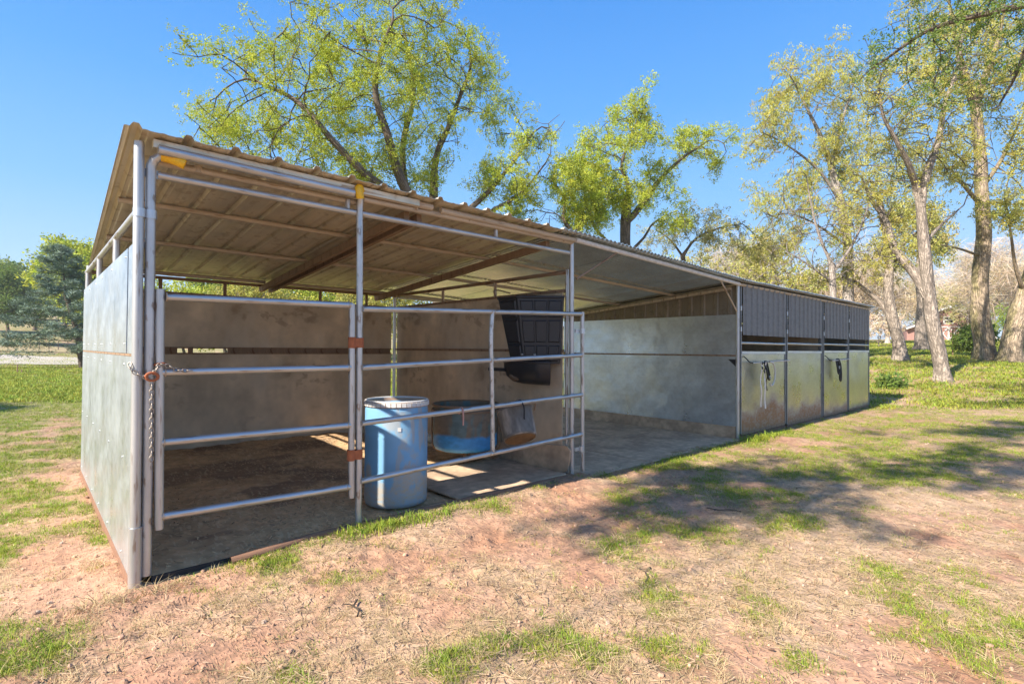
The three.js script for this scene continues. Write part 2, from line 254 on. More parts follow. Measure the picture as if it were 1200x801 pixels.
// front edge: purlin, header and cross pipes of the first stall
part(shelter, 'front_purlin', box(0.06, under(1, 0.05, 0.055), 0.025, 2.02, under(1, 0.05, 0.004), 0.075), M.tanSheet);
part(shelter, 'front_purlin', pipe([1.3, under(1.6, 0.03, 0.035), 0.05], [2.17, under(2.1, 0.03, 0.032), 0.04], 0.03), M.dullPipe);
part(shelter, 'front_purlin', pipe([2.27, under(2.2, 0.03, 0.038), 0.03], [4.15, under(4.1, 0.03, 0.038), 0.03], 0.03), M.dullPipe);
part(shelter, 'front_purlin', pipe([4.16, under(4.1, 0.03, 0.036), 0.045], [8.45, under(8.5, 0.03, 0.034), 0.045], 0.029), M.white);
part(shelter, 'front_purlin', pipe([8.46, under(8.5, 0.03, 0.034), 0.03], [16.7, under(16.7, 0.03, 0.034), 0.03], 0.026), M.dullPipe);
part(shelter, 'dark_header_pipe', pipe([0.085, 2.742, 0.085], [1.40, 2.738, 0.08], 0.031, 14), M.pipe);
part(shelter, 'header_pipe', pipe([0.10, 2.70, -0.05], [1.5, 2.705, -0.05], 0.026), M.dullPipe);
part(shelter, 'header_pipe', pipe([1.52, 2.732, 0.0], [4.14, 2.748, 0.0], 0.026), M.dullPipe);
part(shelter, 'cross_pipe', pipe([0.10, 2.61, -0.03], [4.14, 2.628, -0.03], 0.026), M.pipe);
{ const g = new THREE.BoxGeometry(0.1, 0.052, 0.012, 4, 1, 1); g.translate(0.065, 2.61, -0.028); part(shelter, 'flattened_pipe_end', g, M.pipe); }
for (const [x, y0, y1] of [[1.4, 2.62, 2.71], [3.0, 2.63, 2.73]]) part(shelter, 'pipe_stub', pipe([x, y0, -0.035], [x, y1, -0.03], 0.022), M.pipe);
for (const x of [2.02, 2.62, 3.98]) part(shelter, 'pipe_stub', pipe([x, 2.735, 0.01], [x, under(x, 0.02, 0.01), 0.02], 0.022), M.dullPipe);
for (const x of [0.33]) part(shelter, 'pipe_stub', pipe([x, 2.68, -0.05], [x, 2.73, -0.05], 0.03), M.dullPipe);
// posts
part(shelter, 'post', pipe([0.012, -0.08, 0], [-0.004, 2.79, 0], 0.029, 16), M.pipe);
part(shelter, 'post_sleeve', pipe([0.012, -0.1, 0], [0.010, 0.37, 0], 0.036, 16), M.pipe);
part(shelter, 'bent_post', tube([[0.072, 0.05, -0.015], [0.070, 1, -0.012], [0.064, 2.2, -0.01], [0.062, 2.60, -0.005], [0.066, 2.675, 0.002], [0.10, 2.718, 0.02], [0.15, 2.715, 0.035]], 0.029, 60, 14), M.pipe);
part(shelter, 'yellow_tape_end', tube([[0.115, 2.722, 0.028], [0.17, 2.712, 0.045], [0.215, 2.695, 0.062], [0.235, 2.688, 0.066]], 0.034, 16, 12), M.yellow, 'yellow tape wrapped round the bent pipe end');
part(shelter, 'post_clamp', [pipe([0.002, 2.315, 0], [0.002, 2.37, 0], 0.0345, 14), pipe([0.064, 2.315, -0.01], [0.064, 2.37, -0.01], 0.0345, 14)], M.galv);
part(shelter, 'post', tube([[1.512, -0.05, 0], [1.505, 1, 0], [1.497, 2.3, 0], [1.492, 2.68, 0], [1.488, 2.745, 0.02], [1.462, 2.782, 0.07]], 0.0265, 60, 14), M.pipe);
part(shelter, 'yellow_tape_end', tube([[1.470, 2.775, 0.06], [1.445, 2.79, 0.085], [1.432, 2.765, 0.10], [1.440, 2.72, 0.105], [1.445, 2.70, 0.10]], 0.032, 20, 12), M.yellow, 'yellow tape wrapped round the post top');
part(shelter, 'post', pipe([4.205, -0.1, -0.03], [4.15, 2.79, -0.01], 0.028, 14), M.pipe);
part(shelter, 'post', pipe([4.20, -0.05, -0.105], [4.185, 2.45, -0.105], 0.022, 12), M.pipe);
part(shelter, 'post', pipe([8.47, -0.1, 0.012], [8.47, 2.68, 0.012], 0.03, 12), M.pipe);
for (const x of [12.78, 16.67]) part(shelter, 'post', box(x - 0.03, -0.1, -0.05, x + 0.03, 2.69, 0.012), M.stile);
for (const [x, z] of [[0.03, -3.98], [4.165, -4.03], [8.47, -4.03], [12.75, -4.03], [16.67, -4.03]]) part(shelter, 'post', pipe([x, -0.1, z], [x, under(x, z, 0.0), z], 0.027, 10), M.pipe);
// diagonal braces
part(shelter, 'brace', pipe([4.22, 2.33, 0.01], [5.02, under(5, 0.03, 0.02), 0.05], 0.013, 8), M.rustPipe);
part(shelter, 'brace', pipe([8.41, 2.18, 0.02], [7.72, under(7.8, 0.03, 0.03), 0.05], 0.014, 8), M.dullPipe);
// ------ end wall on the left
{
  const w = sub(shelter, 'end_wall');
  part(w, 'wall_sheet', box(-0.014, 1.455, -3.97, 0.0, 2.163, -0.345), M.galvSheet); part(w, 'wall_sheet', box(-0.014, 0.05, -3.97, 0.0, 1.437, -0.035), M.galvSheet);
  part(w, 'edge_sheet', box(-0.013, 1.455, -0.30, 0.0, 2.163, -0.035), M.galvSheet);
  part(w, 'middle_rail', box(0.003, 1.42, -3.95, 0.04, 1.47, -0.05), M.dullPipe);
  part(w, 'rail_lip', box(-0.018, 1.438, -3.88, 0.002, 1.453, -0.04), M.rustPipe);
  part(w, 'top_rail', pipe([0.012, 2.372, -3.98], [0.01, 2.372, -0.03], 0.024), M.pipe);
  part(w, 'sheet_rail', pipe([0.025, 2.15, -3.98], [0.025, 2.15, -0.03], 0.022), M.pipe);
  for (const z of [-1.22, -2.52, -3.84]) part(w, 'rail_stub', pipe([0.012, 2.14, z], [0.012, 2.36, z], 0.025), M.pipe);
  { const sg = new THREE.CylinderGeometry(0.006, 0.007, 0.006, 6).rotateZ(Math.PI / 2); for (const y of [0.11, 0.75, 1.38, 1.52, 2.11]) for (const z of [-0.42, -1.22, -1.9, -2.52, -3.2, -3.82]) { const m = part(w, 'screw', sg, M.galv); m.position.set(-0.017, y, z); } }
  part(w, 'base_board', box(-0.02, -0.06, -3.95, 0.01, 0.052, -0.04), M.timber);
}
// ------ back wall of the first stall
{
  const w = sub(shelter, 'back_wall'), z = -4.0;
  part(w, 'wall_sheet', box(0.06, 1.497, z - 0.014, 4.085, 2.185, z), M.dirtyWall); part(w, 'wall_sheet', box(0.06, 0.03, z - 0.014, 4.085, 1.415, z), M.dirtyWall);
  part(w, 'middle_channel', box(1.55, 1.405, z - 0.045, 4.085, 1.505, z - 0.018), M.rustPipe); part(w, 'middle_channel', box(0.06, 1.405, z - 0.045, 0.95, 1.505, z - 0.018), M.rustPipe); part(w, 'middle_channel', box(1.07, 1.40, z - 0.04, 1.13, 1.51, z - 0.018), M.rustPipe);
  part(w, 'channel_lip', box(0.06, 1.48, z, 4.08, 1.50, z + 0.02), M.rustPipe); part(w, 'channel_lip', box(0.06, 1.405, z, 4.08, 1.425, z + 0.02), M.rustPipe);
  part(w, 'sheet_rail', box(0.05, 2.175, z - 0.03, 4.1, 2.215, z + 0.02), M.rustPipe);
  part(w, 'top_rail', pipe([0.03, 2.385, z], [4.16, 2.40, z], 0.022, 10), M.rustPipe);
  for (const x of [0.75, 1.5, 2.84, 3.62]) part(w, 'rail_stub', pipe([x, 2.2, z], [x, 2.39, z], 0.022, 10), M.rustPipe);
}
// ------ partition between the first two stalls
{
  const w = sub(shelter, 'partition_wall'), x = 4.165;
  part(w, 'wall_sheet', box(x - 0.007, 1.50, -3.93, x + 0.007, 2.185, -0.15), M.dirtyWall); part(w, 'wall_sheet', box(x - 0.0075, 0.16, -3.93, x + 0.0065, 1.472, -0.15), M.dirtyWall);
  part(w, 'middle_channel', box(x - 0.026, 1.47, -3.95, x + 0.02, 1.503, -0.14), M.rustPipe);
  part(w, 'sheet_rail', box(x - 0.02, 2.18, -3.97, x + 0.02, 2.215, -0.13), M.rustPipe);
  part(w, 'top_rail', pipe([x, 2.41, -4.0], [x, 2.415, -0.10], 0.024, 10), M.rustPipe);
  for (const z of [-2.6, -1.38]) part(w, 'rail_stub', pipe([x, 2.2, z], [x, 2.41, z], 0.022, 10), M.dullPipe);
}
// ------ walls of the closed stalls
function ribbed(u0, u1, y0, y1fn, pitch, depth, place) { // vertical ribs; place(u, y, d) -> xyz
  const p = [], uv = [], ix = [], us = [], pr = []; const cyc = [[0, 0], [0.34, 0], [0.42, 1], [0.64, 1], [0.72, 0]];
  for (let k = 0; k * pitch < u1 - u0; k++) for (const [f, d] of cyc) { const u = u0 + (k + f) * pitch; if (u < u1) { us.push(u); pr.push(d * depth); } }
  us.push(u1); pr.push(0);
  for (let s = 0; s < 2; s++) for (let i = 0; i < us.length; i++) { for (const y of [y0, y1fn(us[i])]) { p.push(...place(us[i], y, pr[i] - s * 0.003)); uv.push(us[i], y); } }
  const n = us.length, off = 2 * n;
  for (let i = 0; i < n - 1; i++) { const o = 2 * i; ix.push(o, o + 2, o + 1, o + 1, o + 2, o + 3, off + o, off + o + 1, off + o + 2, off + o + 1, off + o + 3, off + o + 2, o, off + o, o + 2, off + o, off + o + 2, o + 2); }
  const g = new THREE.BufferGeometry(); g.setAttribute('position', new THREE.Float32BufferAttribute(p, 3)); g.setAttribute('uv', new THREE.Float32BufferAttribute(uv, 2)); g.setIndex(ix); const q = g.toNonIndexed(); q.computeVertexNormals(); return q;
}
{
  const w = sub(shelter, 'stall_side_wall'), x = 8.5;
  part(w, 'wall_sheet', box(x - 0.014, 1.432, -3.98, x, 2.13, -0.03), M.galvSheet); part(w, 'wall_sheet', box(x - 0.0145, 0.19, -3.98, x, 1.408, -0.03), M.galvSheet);
  part(w, 'middle_rail', box(x - 0.018, 1.405, -4.0, x + 0.01, 1.435, -0.02), M.rustPipe);
  for (let k = 0; k < 4; k++) part(w, 'ribbed_sheet', ribbed(-3.99 + k * 0.99, -3.99 + (k + 1) * 0.99 - 0.004, 2.09, (z) => under(x, z, 0.02), 0.2475, 0.018, (u, y, d) => [x + 0.008 - d, y, u]), M.brownSheet);
  part(w, 'top_angle', pipe([x - 0.02, under(x, -3.98, 0.028), -3.98], [x - 0.02, under(x, 0.0, 0.028), 0.0], 0.014, 6), M.tanSheet);
  const s = new THREE.Shape(); s.moveTo(0, 0); s.lineTo(0.13, 0); s.lineTo(0, -0.12); const g = new THREE.ExtrudeGeometry(s, { depth: 0.008, bevelEnabled: false }); g.rotateY(Math.PI / 2); g.translate(x - 0.024, 1.355, -0.03); part(w, 'gusset_plate', g, M.rubber);
  part(w, 'kick_board', box(x - 0.045, -0.06, -4.0, x - 0.004, 0.20, -0.02), M.mat, 'brown kick board along the foot of the wall');
}
for (const x of [12.75, 16.655]) { const w = sub(shelter, x > 16 ? 'far_end_wall' : 'stall_divider'); part(w, 'wall_sheet', box(x - 0.007, 0.03, -3.98, x + 0.007, 2.13, -0.06), x > 16 ? M.galvSheet : M.dirtyWall); if (x > 16) for (let k = 0; k < 4; k++) part(w, 'ribbed_sheet', ribbed(-3.98 + k * 0.99, -3.98 + (k + 1) * 0.99 - 0.004, 2.09, (z) => under(x, z, 0.02), 0.2475, 0.018, (u, y, d) => [x + 0.02 + d, y, u]), M.greySheet); }
{ const w = sub(shelter, 'back_wall'), z = -4.0; for (const [a, b] of [[8.52, 12.72], [12.78, 16.63]]) { part(w, 'wall_sheet', box(a, 0.03, z - 0.014, b, 1.42, z), M.dirtyWall); part(w, 'wall_sheet', box(a, 1.50, z - 0.014, b, 2.13, z), M.dirtyWall); part(w, 'top_rail', pipe([a, 2.36, z], [b, 2.36, z], 0.022, 8), M.rustPipe); } }
{ const w = sub(shelter, 'open_back_rail'); for (const y of [0.45, 0.95, 1.45, 2.38]) part(w, 'rail', pipe([4.2, y, -4.0], [8.45, y, -4.0], 0.022, 8), M.pipe); }
// ------ four stall doors
const DM = [doorMat(401, 0.36), doorMat(431, 0.30), doorMat(461, 0.12), doorMat(491, 0.08)];
[[8.555, 10.585], [10.645, 12.725], [12.835, 14.675], [14.735, 16.615]].forEach(([a, b], i) => {
  const d = sub(shelter, 'stall_door'), bot = [0.09, 0.07, 0.06, 0.06][i], zf = 0.012, mid = 1.475 + i * 0.015;
  const g = new RoundedBoxGeometry(b - a - 0.05, mid - bot - 0.03, 0.012, 1, 0.004); { const p = g.attributes.position, uv = g.attributes.uv, w = b - a - 0.05, h = mid - bot - 0.03; for (let k = 0; k < p.count; k++) uv.setXY(k, p.getX(k) / w + 0.5, p.getY(k) / h + 0.5); }
  g.translate((a + b) / 2, (bot + mid - 0.03) / 2, zf); part(d, 'door_sheet', g, DM[i]);
  for (const x of [a + 0.012, b - 0.012]) part(d, 'door_stile', box(x - 0.017, bot - 0.02, zf - 0.03, x + 0.017, 2.66, zf + 0.018), M.stile);
  part(d, 'door_rail', box(a + 0.04, mid - 0.028, zf - 0.03, b - 0.04, mid + 0.02, zf + 0.02), M.galv);
  part(d, 'window_bar', pipe([a + 0.03, mid + 0.165, zf - 0.004], [b - 0.03, mid + 0.165, zf - 0.004], 0.024), M.pipe);
  part(d, 'bottom_rail', box(a + 0.04, bot - 0.045, zf - 0.03, b - 0.04, bot + 0.004, zf + 0.014), M.rustPipe);
  part(d, 'ribbed_panel', ribbed(a + 0.07, b - 0.05, mid + 0.305, () => 2.665, 0.243, 0.022, (u, y, k) => [u, y, zf + 0.022 + k]), M.greySheet);
  for (const y of [mid + 0.36, mid + 0.72]) part(d, 'hinge', pipe([a - 0.01, y, zf + 0.025], [a - 0.01, y + 0.08, zf + 0.025], 0.017, 8), M.galv);
  if (i % 2 === 0) { // swinging blanket bar with its bracket
    const x0 = a + (i ? 0.10 : 0.12), x1 = b + 0.10;
    part(d, 'blanket_bar', [pipe([x0 + 0.10, 1.292, zf + 0.13], [x1, 1.322, zf + 0.06], 0.011, 8), pipe([x1, 1.322, zf + 0.06], [x1 + 0.0, 1.322, zf + 0.012], 0.011, 8)], M.white);
    part(d, 'bar_bracket', tube([[x0, 1.41, zf + 0.01], [x0 + 0.0, 1.37, zf + 0.06], [x0 + 0.03, 1.31, zf + 0.10], [x0 + 0.10, 1.292, zf + 0.13]], 0.01, 14, 6), M.black);
  }
});
part(shelter, 'sill_board', box(10.6, -0.03, -0.05, 12.74, 0.02, 0.05), M.timber);
part(shelter, 'sill_board', box(8.55, -0.05, -0.05, 10.58, 0.035, 0.03), M.timber);

// stall floors
{
  const W = 60, D = 56, p = [], uv = [], ix = [];
  for (let i = 0; i <= W; i++) for (let j = 0; j <= D; j++) {
    const x = 0.03 + i / W * 4.12, z = -3.985 + j / D * 3.97; const y = 0.02 + 0.15 * sstep(-2.2, -3.9, z) * sstep(4.3, 3.0, x) + 0.035 * (fbm(x * 2.4, z * 2.4, 501, 4) - 0.5) + 0.05 * (fbm(x * 9, z * 9, 505, 3) - 0.5) * sstep(3.4, 2.6, x);
    p.push(x, y, z); uv.push(x, z); if (i < W && j < D) { const o = i * (D + 1) + j; ix.push(o, o + 1, o + D + 1, o + 1, o + D + 2, o + D + 1); }
  }
  const g = new THREE.BufferGeometry(); g.setAttribute('position', new THREE.Float32BufferAttribute(p, 3)); g.setAttribute('uv', new THREE.Float32BufferAttribute(uv, 2)); g.setIndex(ix); g.computeVertexNormals();
  const fl = tex(1024, 1024, (u, v) => { const a = fbm(u * 5, v * 5, 511, 5, 5), b = fbm(u * 60, v * 60, 521, 3, 60), wet = sstep(0.52, 0.66, fbm(u * 6, v * 9, 531, 4, 6, 9)), st = sstep(0.74, 0.8, vnoise(u * 220, v * 70, 533)); const k = 0.75 + 0.6 * (a - 0.5) + 0.5 * (b - 0.5); return [lerp(lerp(0.72, 0.40, wet) * k, 0.74, st * 0.4), lerp(lerp(0.47, 0.26, wet) * k, 0.56, st * 0.4), lerp(lerp(0.25, 0.15, wet) * k, 0.34, st * 0.4)]; }, true, [0.26, 0.26]);
  const m = new THREE.Mesh(g, std([1, 1, 1], 0.95, { map: fl, bumpMap: fl, bumpScale: 0.02 })); m.name = 'stall_floor'; m.userData = { kind: 'structure', label: 'brown trampled dirt floor of the first stall', category: 'floor' }; scene.add(m);
  const m2 = new THREE.Mesh(box(4.17, -0.10, -3.99, 16.64, -0.012, -0.02), M.mat); m2.name = 'stall_floor_001'; m2.userData = { kind: 'structure', label: 'flat dirt bed under the mats of the other stalls', category: 'floor' }; scene.add(m2);
}
// rubber mats of the second stall and along the first stall's threshold
function matThing(x0, z0, x1, z1, y, label, group, turn = 0) {
  const g = new RoundedBoxGeometry(x1 - x0, 0.02, z1 - z0, 2, 0.006); g.translate(0, 0.01, 0); uvMetres(g);
  const m = new THREE.Mesh(g, M.mat); m.name = numbered('rubber_mat'); m.position.set((x0 + x1) / 2, y, (z0 + z1) / 2); m.rotation.y = turn; m.userData = { label, category: 'mat', group }; scene.add(m); return m;
}
for (let i = 0; i < 3; i++) for (let j = 0; j < 3; j++) matThing(4.27 + i * 1.385, -1.33 - j * 1.31, 4.27 + i * 1.385 + 1.375, -0.03 - j * 1.31 + (j ? -0.01 : 0.12), -0.012 + 0.003 * ((i + j) % 2), 'dusty brown rubber mat laid edge to edge in the second stall', 'mats on the floor of the second stall', 0);
{ const m = matThing(2.55, -1.22, 4.1, -0.02, 0.052, 'dusty rubber mat under the blue barrel at the pipe panel'); m.rotation.y = 0.01; }
{ // mat standing against the foot of the partition
  const s = new THREE.Shape(); s.moveTo(-1.75, 0); s.lineTo(-0.02, 0); s.quadraticCurveTo(0.16, 0.02, 0.17, 0.30); s.lineTo(0.12, 0.345); s.lineTo(-1.75, 0.20); s.closePath();
  const g = new THREE.ExtrudeGeometry(s, { depth: 0.014, bevelEnabled: true, bevelSize: 0.004, bevelThickness: 0.004, bevelSegments: 1 }); g.rotateY(-Math.PI / 2); uvMetres(g);
  const m = new THREE.Mesh(g, M.mat); m.name = numbered('rubber_mat'); m.position.set(4.14, 0.035, -0.16); m.userData = { label: 'rubber mat with rounded corner standing against the partition foot', category: 'mat' }; scene.add(m);
}
{ // threshold: half buried timber
  const t = thing('threshold_timber', 'half buried brown timber along the first stall threshold', 'timber');
  const pts = []; for (let i = 0; i <= 16; i++) { const x = 0.55 + i / 16 * 3.55; pts.push([x, 0.022 + 0.02 * Math.sin(i * 0.8) * 0.3 + 0.03 * sstep(0.3, 1.5, x) * sstep(4.4, 3.6, x), 0.035 + 0.012 * Math.sin(i * 1.7)]); }
  part(t, 'timber', tube(pts, 0.034, 60, 8), M.timber);
  part(t, 'mat_edge', box(0.1, -0.02, -0.02, 2.5, 0.035, -0.004), M.rubber);
}

// ---------------------------------------------------------------- gate, panel, chain
{
  const g = thing('pipe_gate', 'four rail galvanised pipe gate chained to the corner post', 'gate');
  const L = 0.125, Rr = 1.432;
  for (const [yl, yr] of [[1.822, 1.848], [1.335, 1.342], [0.885, 0.877], [0.41, 0.38]]) { part(g, 'rail', pipe([L + (yl > 1.8 ? 0.03 : 0), yl, 0], [Rr, yr, 0.004], 0.0245, 14), M.pipe); for (const [x, y] of [[L + 0.03, yl], [Rr - 0.028, yr]]) part(g, 'weld_bead', new THREE.TorusGeometry(0.0255, 0.005, 6, 14).rotateY(Math.PI / 2).translate(x, y, 0.002), M.dullPipe); }
  part(g, 'end_upright', pipe([L + 0.01, 0.33, 0], [L - 0.005, 1.87, 0], 0.026, 14), M.pipe); part(g, 'end_upright', pipe([Rr + 0.012, 0.29, 0.004], [Rr, 1.86, 0.004], 0.026, 14), M.pipe);
  for (const y of [1.545, 0.635]) part(g, 'hinge', [pipe([1.437, y - 0.045, 0.004], [1.437, y + 0.045, 0.004], 0.0315, 12), pipe([1.507, y - 0.04, 0], [1.507, y + 0.04, 0], 0.0315, 12), box(1.445, y - 0.035, -0.012, 1.50, y + 0.035, 0.03)], M.rust, 'rust orange hinge band');
}
{
  const g = thing('corral_fence', 'four rail galvanised pipe fence in front of the barrel and tub', 'fence');
  const X0 = 1.515, X1 = 4.30;
  for (const [yl, yr] of [[1.823, 1.921], [1.344, 1.437], [0.887, 0.973], [0.417, 0.511]]) { const p = pipe([X0 - (yl > 1.8 ? 0.0 : 0), yl, 0.03], [X1, yr, 0.035], 0.0235, 14); part(g, 'rail', p, M.pipe); for (const f of [0.493, 0.507, 0.99]) part(g, 'weld_bead', new THREE.TorusGeometry(0.0245, 0.005, 6, 14).rotateY(Math.PI / 2).translate(lerp(X0, X1, f), lerp(yl, yr, f), 0.032), M.dullPipe); }
  part(g, 'middle_upright', tube([[2.905, 1.86, 0.033], [2.89, 1.6, 0.035], [2.905, 1.2, 0.035], [2.93, 0.47, 0.03]], 0.023, 24, 12), M.pipe);
  part(g, 'end_upright', pipe([4.318, 0.08, 0.035], [4.298, 1.945, 0.035], 0.024, 14), M.pipe);
  for (const y of [1.72, 0.34]) part(g, 'clamp', [pipe([4.302, y - 0.03, 0.035], [4.302, y + 0.03, 0.035], 0.032, 12), box(4.20, y - 0.02, 0.0, 4.30, y + 0.02, 0.02)], M.galv);
}
{ // chain: loops round post and gate, tail hanging
  const c = thing('steel_chain', 'rusty chain tying the gate upright to the corner post', 'chain');
  const link = (p, dir, twist) => { const g = new THREE.TorusGeometry(0.013, 0.0035, 6, 12); g.scale(1.35, 0.9, 1); g.rotateX(twist); g.applyQuaternion(new THREE.Quaternion().setFromUnitVectors(V(1, 0, 0), dir.clone().normalize())); g.translate(p.x, p.y, p.z); return g; };
  const run = (pts, n) => { const cv = new THREE.CatmullRomCurve3(pts.map((p) => V(...p))); for (let i = 0; i < n; i++) { const u = (i + 0.5) / n; part(c, 'link', link(cv.getPointAt(u), cv.getTangentAt(u), i % 2 * Math.PI / 2), M.pipeChain); } };
  M.pipeChain = std([0.34, 0.30, 0.26], 0.5, { metalness: 0.7 });
  run([[-0.035, 1.40, 0.0], [-0.03, 1.36, 0.03], [0.012, 1.325, 0.045], [0.06, 1.30, 0.05]], 5);
  run([[0.085, 1.325, 0.045], [0.12, 1.385, 0.04], [0.17, 1.375, 0.035], [0.215, 1.35, 0.035], [0.30, 1.345, 0.03]], 10);
  run([[0.075, 1.29, 0.05], [0.078, 1.15, 0.045], [0.080, 0.93, 0.045], [0.082, 0.78, 0.045]], 17);
  { const s = new THREE.TorusGeometry(0.024, 0.008, 8, 18); s.scale(1.3, 1, 1); s.translate(0.076, 1.312, 0.055); part(c, 'snap_ring', s, M.rust); }
  { const g = new THREE.TorusGeometry(0.033, 0.008, 6, 18); g.rotateX(Math.PI / 2 - 0.25); g.translate(0.13, 1.385, 0.0); part(c, 'rusty_band', g, M.rust); }
}

// ---------------------------------------------------------------- things in the first stall
{
  const b = thing('blue_barrel', 'faded blue plastic barrel standing behind the pipe panel', 'barrel'); b.position.set(2.11, 0.045, -0.43);
  const prof = [[0, 0], [0.255, 0], [0.285, 0.012], [0.293, 0.05], [0.293, 0.30], [0.297, 0.315], [0.293, 0.33], [0.293, 0.62], [0.297, 0.635], [0.293, 0.65], [0.293, 0.88], [0.284, 0.925], [0.278, 0.93], [0.272, 0.90], [0.272, 0.06], [0, 0.05]].map(([x, y]) => new THREE.Vector2(x, y));
  const g = new THREE.LatheGeometry(prof, 48);
  const bt = tex(512, 512, (u, v) => { const n = fbm(u * 10, v * 5, 551, 5, 10, 5), s = fbm(u * 24, v * 3, 561, 4, 24, 3), f = fbm(u * 60, v * 60, 563, 3, 60); let dirt = sstep(0.42, 0.30, v - 0.55 * (n - 0.5) - 0.35 * (s - 0.5)) * (0.7 + 0.8 * (f - 0.5)); dirt = Math.max(dirt, 0.55 * sstep(0.56, 0.70, n), 0.5 * sstep(0.6, 0.7, s)); dirt = clamp(dirt); const k = 0.85 + 0.35 * (n - 0.5); return [lerp(0.20 * k, 0.40, dirt), lerp(0.43 * k, 0.33, dirt), lerp(0.66 * k, 0.24, dirt)]; });
  // v runs along the profile; outer wall is the middle of it
  const p = g.attributes.position, uv = g.attributes.uv; for (let i = 0; i < p.count; i++) uv.setY(i, p.getY(i) / 0.95 * 0.98 + 0.01);
  const bm = std([1, 1, 1], 0.5, { map: bt, bumpMap: dents, bumpScale: 0.006 }); part(b, 'drum', g, bm);
  const rim = sub(b, 'rim_band'); const pr = new THREE.LatheGeometry([[0.280, 0.915], [0.297, 0.915], [0.297, 0.962], [0.280, 0.962], [0.280, 0.915]].map(([x, y]) => new THREE.Vector2(x, y)), 48); part(rim, 'band', pr, std([0.45, 0.30, 0.21], 0.8, { map: grain }));
  for (let i = 0; i < 40; i++) { const a = i / 40 * 2 * Math.PI, q = new THREE.BoxGeometry(0.040, 0.036, 0.008); q.rotateY(a); q.translate(Math.sin(a) * 0.300, 0.940, Math.cos(a) * 0.300); part(rim, 'tab', q, M.white); }
  part(rim, 'lip', new THREE.TorusGeometry(0.288, 0.009, 8, 48).rotateX(Math.PI / 2).translate(0, 0.966, 0), M.white);
  const lb = new THREE.BoxGeometry(0.03, 0.035, 0.004); lb.rotateY(-0.45); lb.translate(-0.127, 0.72, 0.266); part(b, 'paper_tag', lb, M.white);
}
{
  const b = thing('cut_barrel_tub', 'wide cut down blue barrel tub in a pipe cradle by the partition', 'tub'); b.position.set(3.63, 0.235, -1.32);
  const prof = [[0, 0], [0.33, 0], [0.385, 0.02], [0.405, 0.07], [0.41, 0.56], [0.40, 0.565], [0.39, 0.55], [0.385, 0.09], [0.32, 0.03], [0, 0.025]].map(([x, y]) => new THREE.Vector2(x, y));
  const g = new THREE.LatheGeometry(prof, 48), p = g.attributes.position, uv = g.attributes.uv; for (let i = 0; i < p.count; i++) uv.setY(i, p.getY(i) / 0.6);
  const tt = tex(512, 256, (u, v) => { const n = fbm(u * 11, v * 3, 571, 4, 11, 3), f = fbm(u * 40, v * 18, 573, 3), s = sstep(0.5, 0.62, fbm(u * 26, v * 2, 575, 3, 26, 2)); const e = sstep(0.30, 0.38, v + 0.26 * (n - 0.5)); const k = 0.8 + 0.4 * (f - 0.5); return [lerp(0.08, lerp(0.27, 0.17, s), e) * k, lerp(0.38, lerp(0.21, 0.24, s), e) * k, lerp(0.78, lerp(0.145, 0.23, s), e) * k]; });
  part(b, 'tub', g, std([1, 1, 1], 0.5, { map: tt }));
  part(b, 'rim', new THREE.TorusGeometry(0.418, 0.014, 8, 48).rotateX(Math.PI / 2).translate(0, 0.565, 0), M.rustPipe);
  part(b, 'cradle_ring', new THREE.TorusGeometry(0.42, 0.012, 8, 48).rotateX(Math.PI / 2).translate(0, 0.50, 0), M.rustPipe);
  for (const a of [-2.30, 0.72, 2.3]) { const s = Math.sin(a), c = Math.cos(a); part(b, 'cradle_strap', tube([[s * 0.425, 0.50, c * 0.425], [s * 0.425, 0.2, c * 0.425], [s * 0.41, 0.03, c * 0.41], [s * 0.33, -0.025, c * 0.33], [s * 0.05, -0.03, c * 0.05]], 0.012, 24, 6), M.rustPipe); }
  part(b, 'cradle_bar', [pipe([0.40, 0.50, 0.15], [0.535, 0.50, 0.15], 0.014, 8), pipe([0.40, 0.50, -0.15], [0.535, 0.50, -0.15], 0.014, 8)], M.rustPipe);
  for (let i = 0; i < 1; i++) part(b, 'leg', pipe([0.0, -0.19, 0.0], [0.0, -0.03, 0], 0.03, 8), M.rustPipe);
}
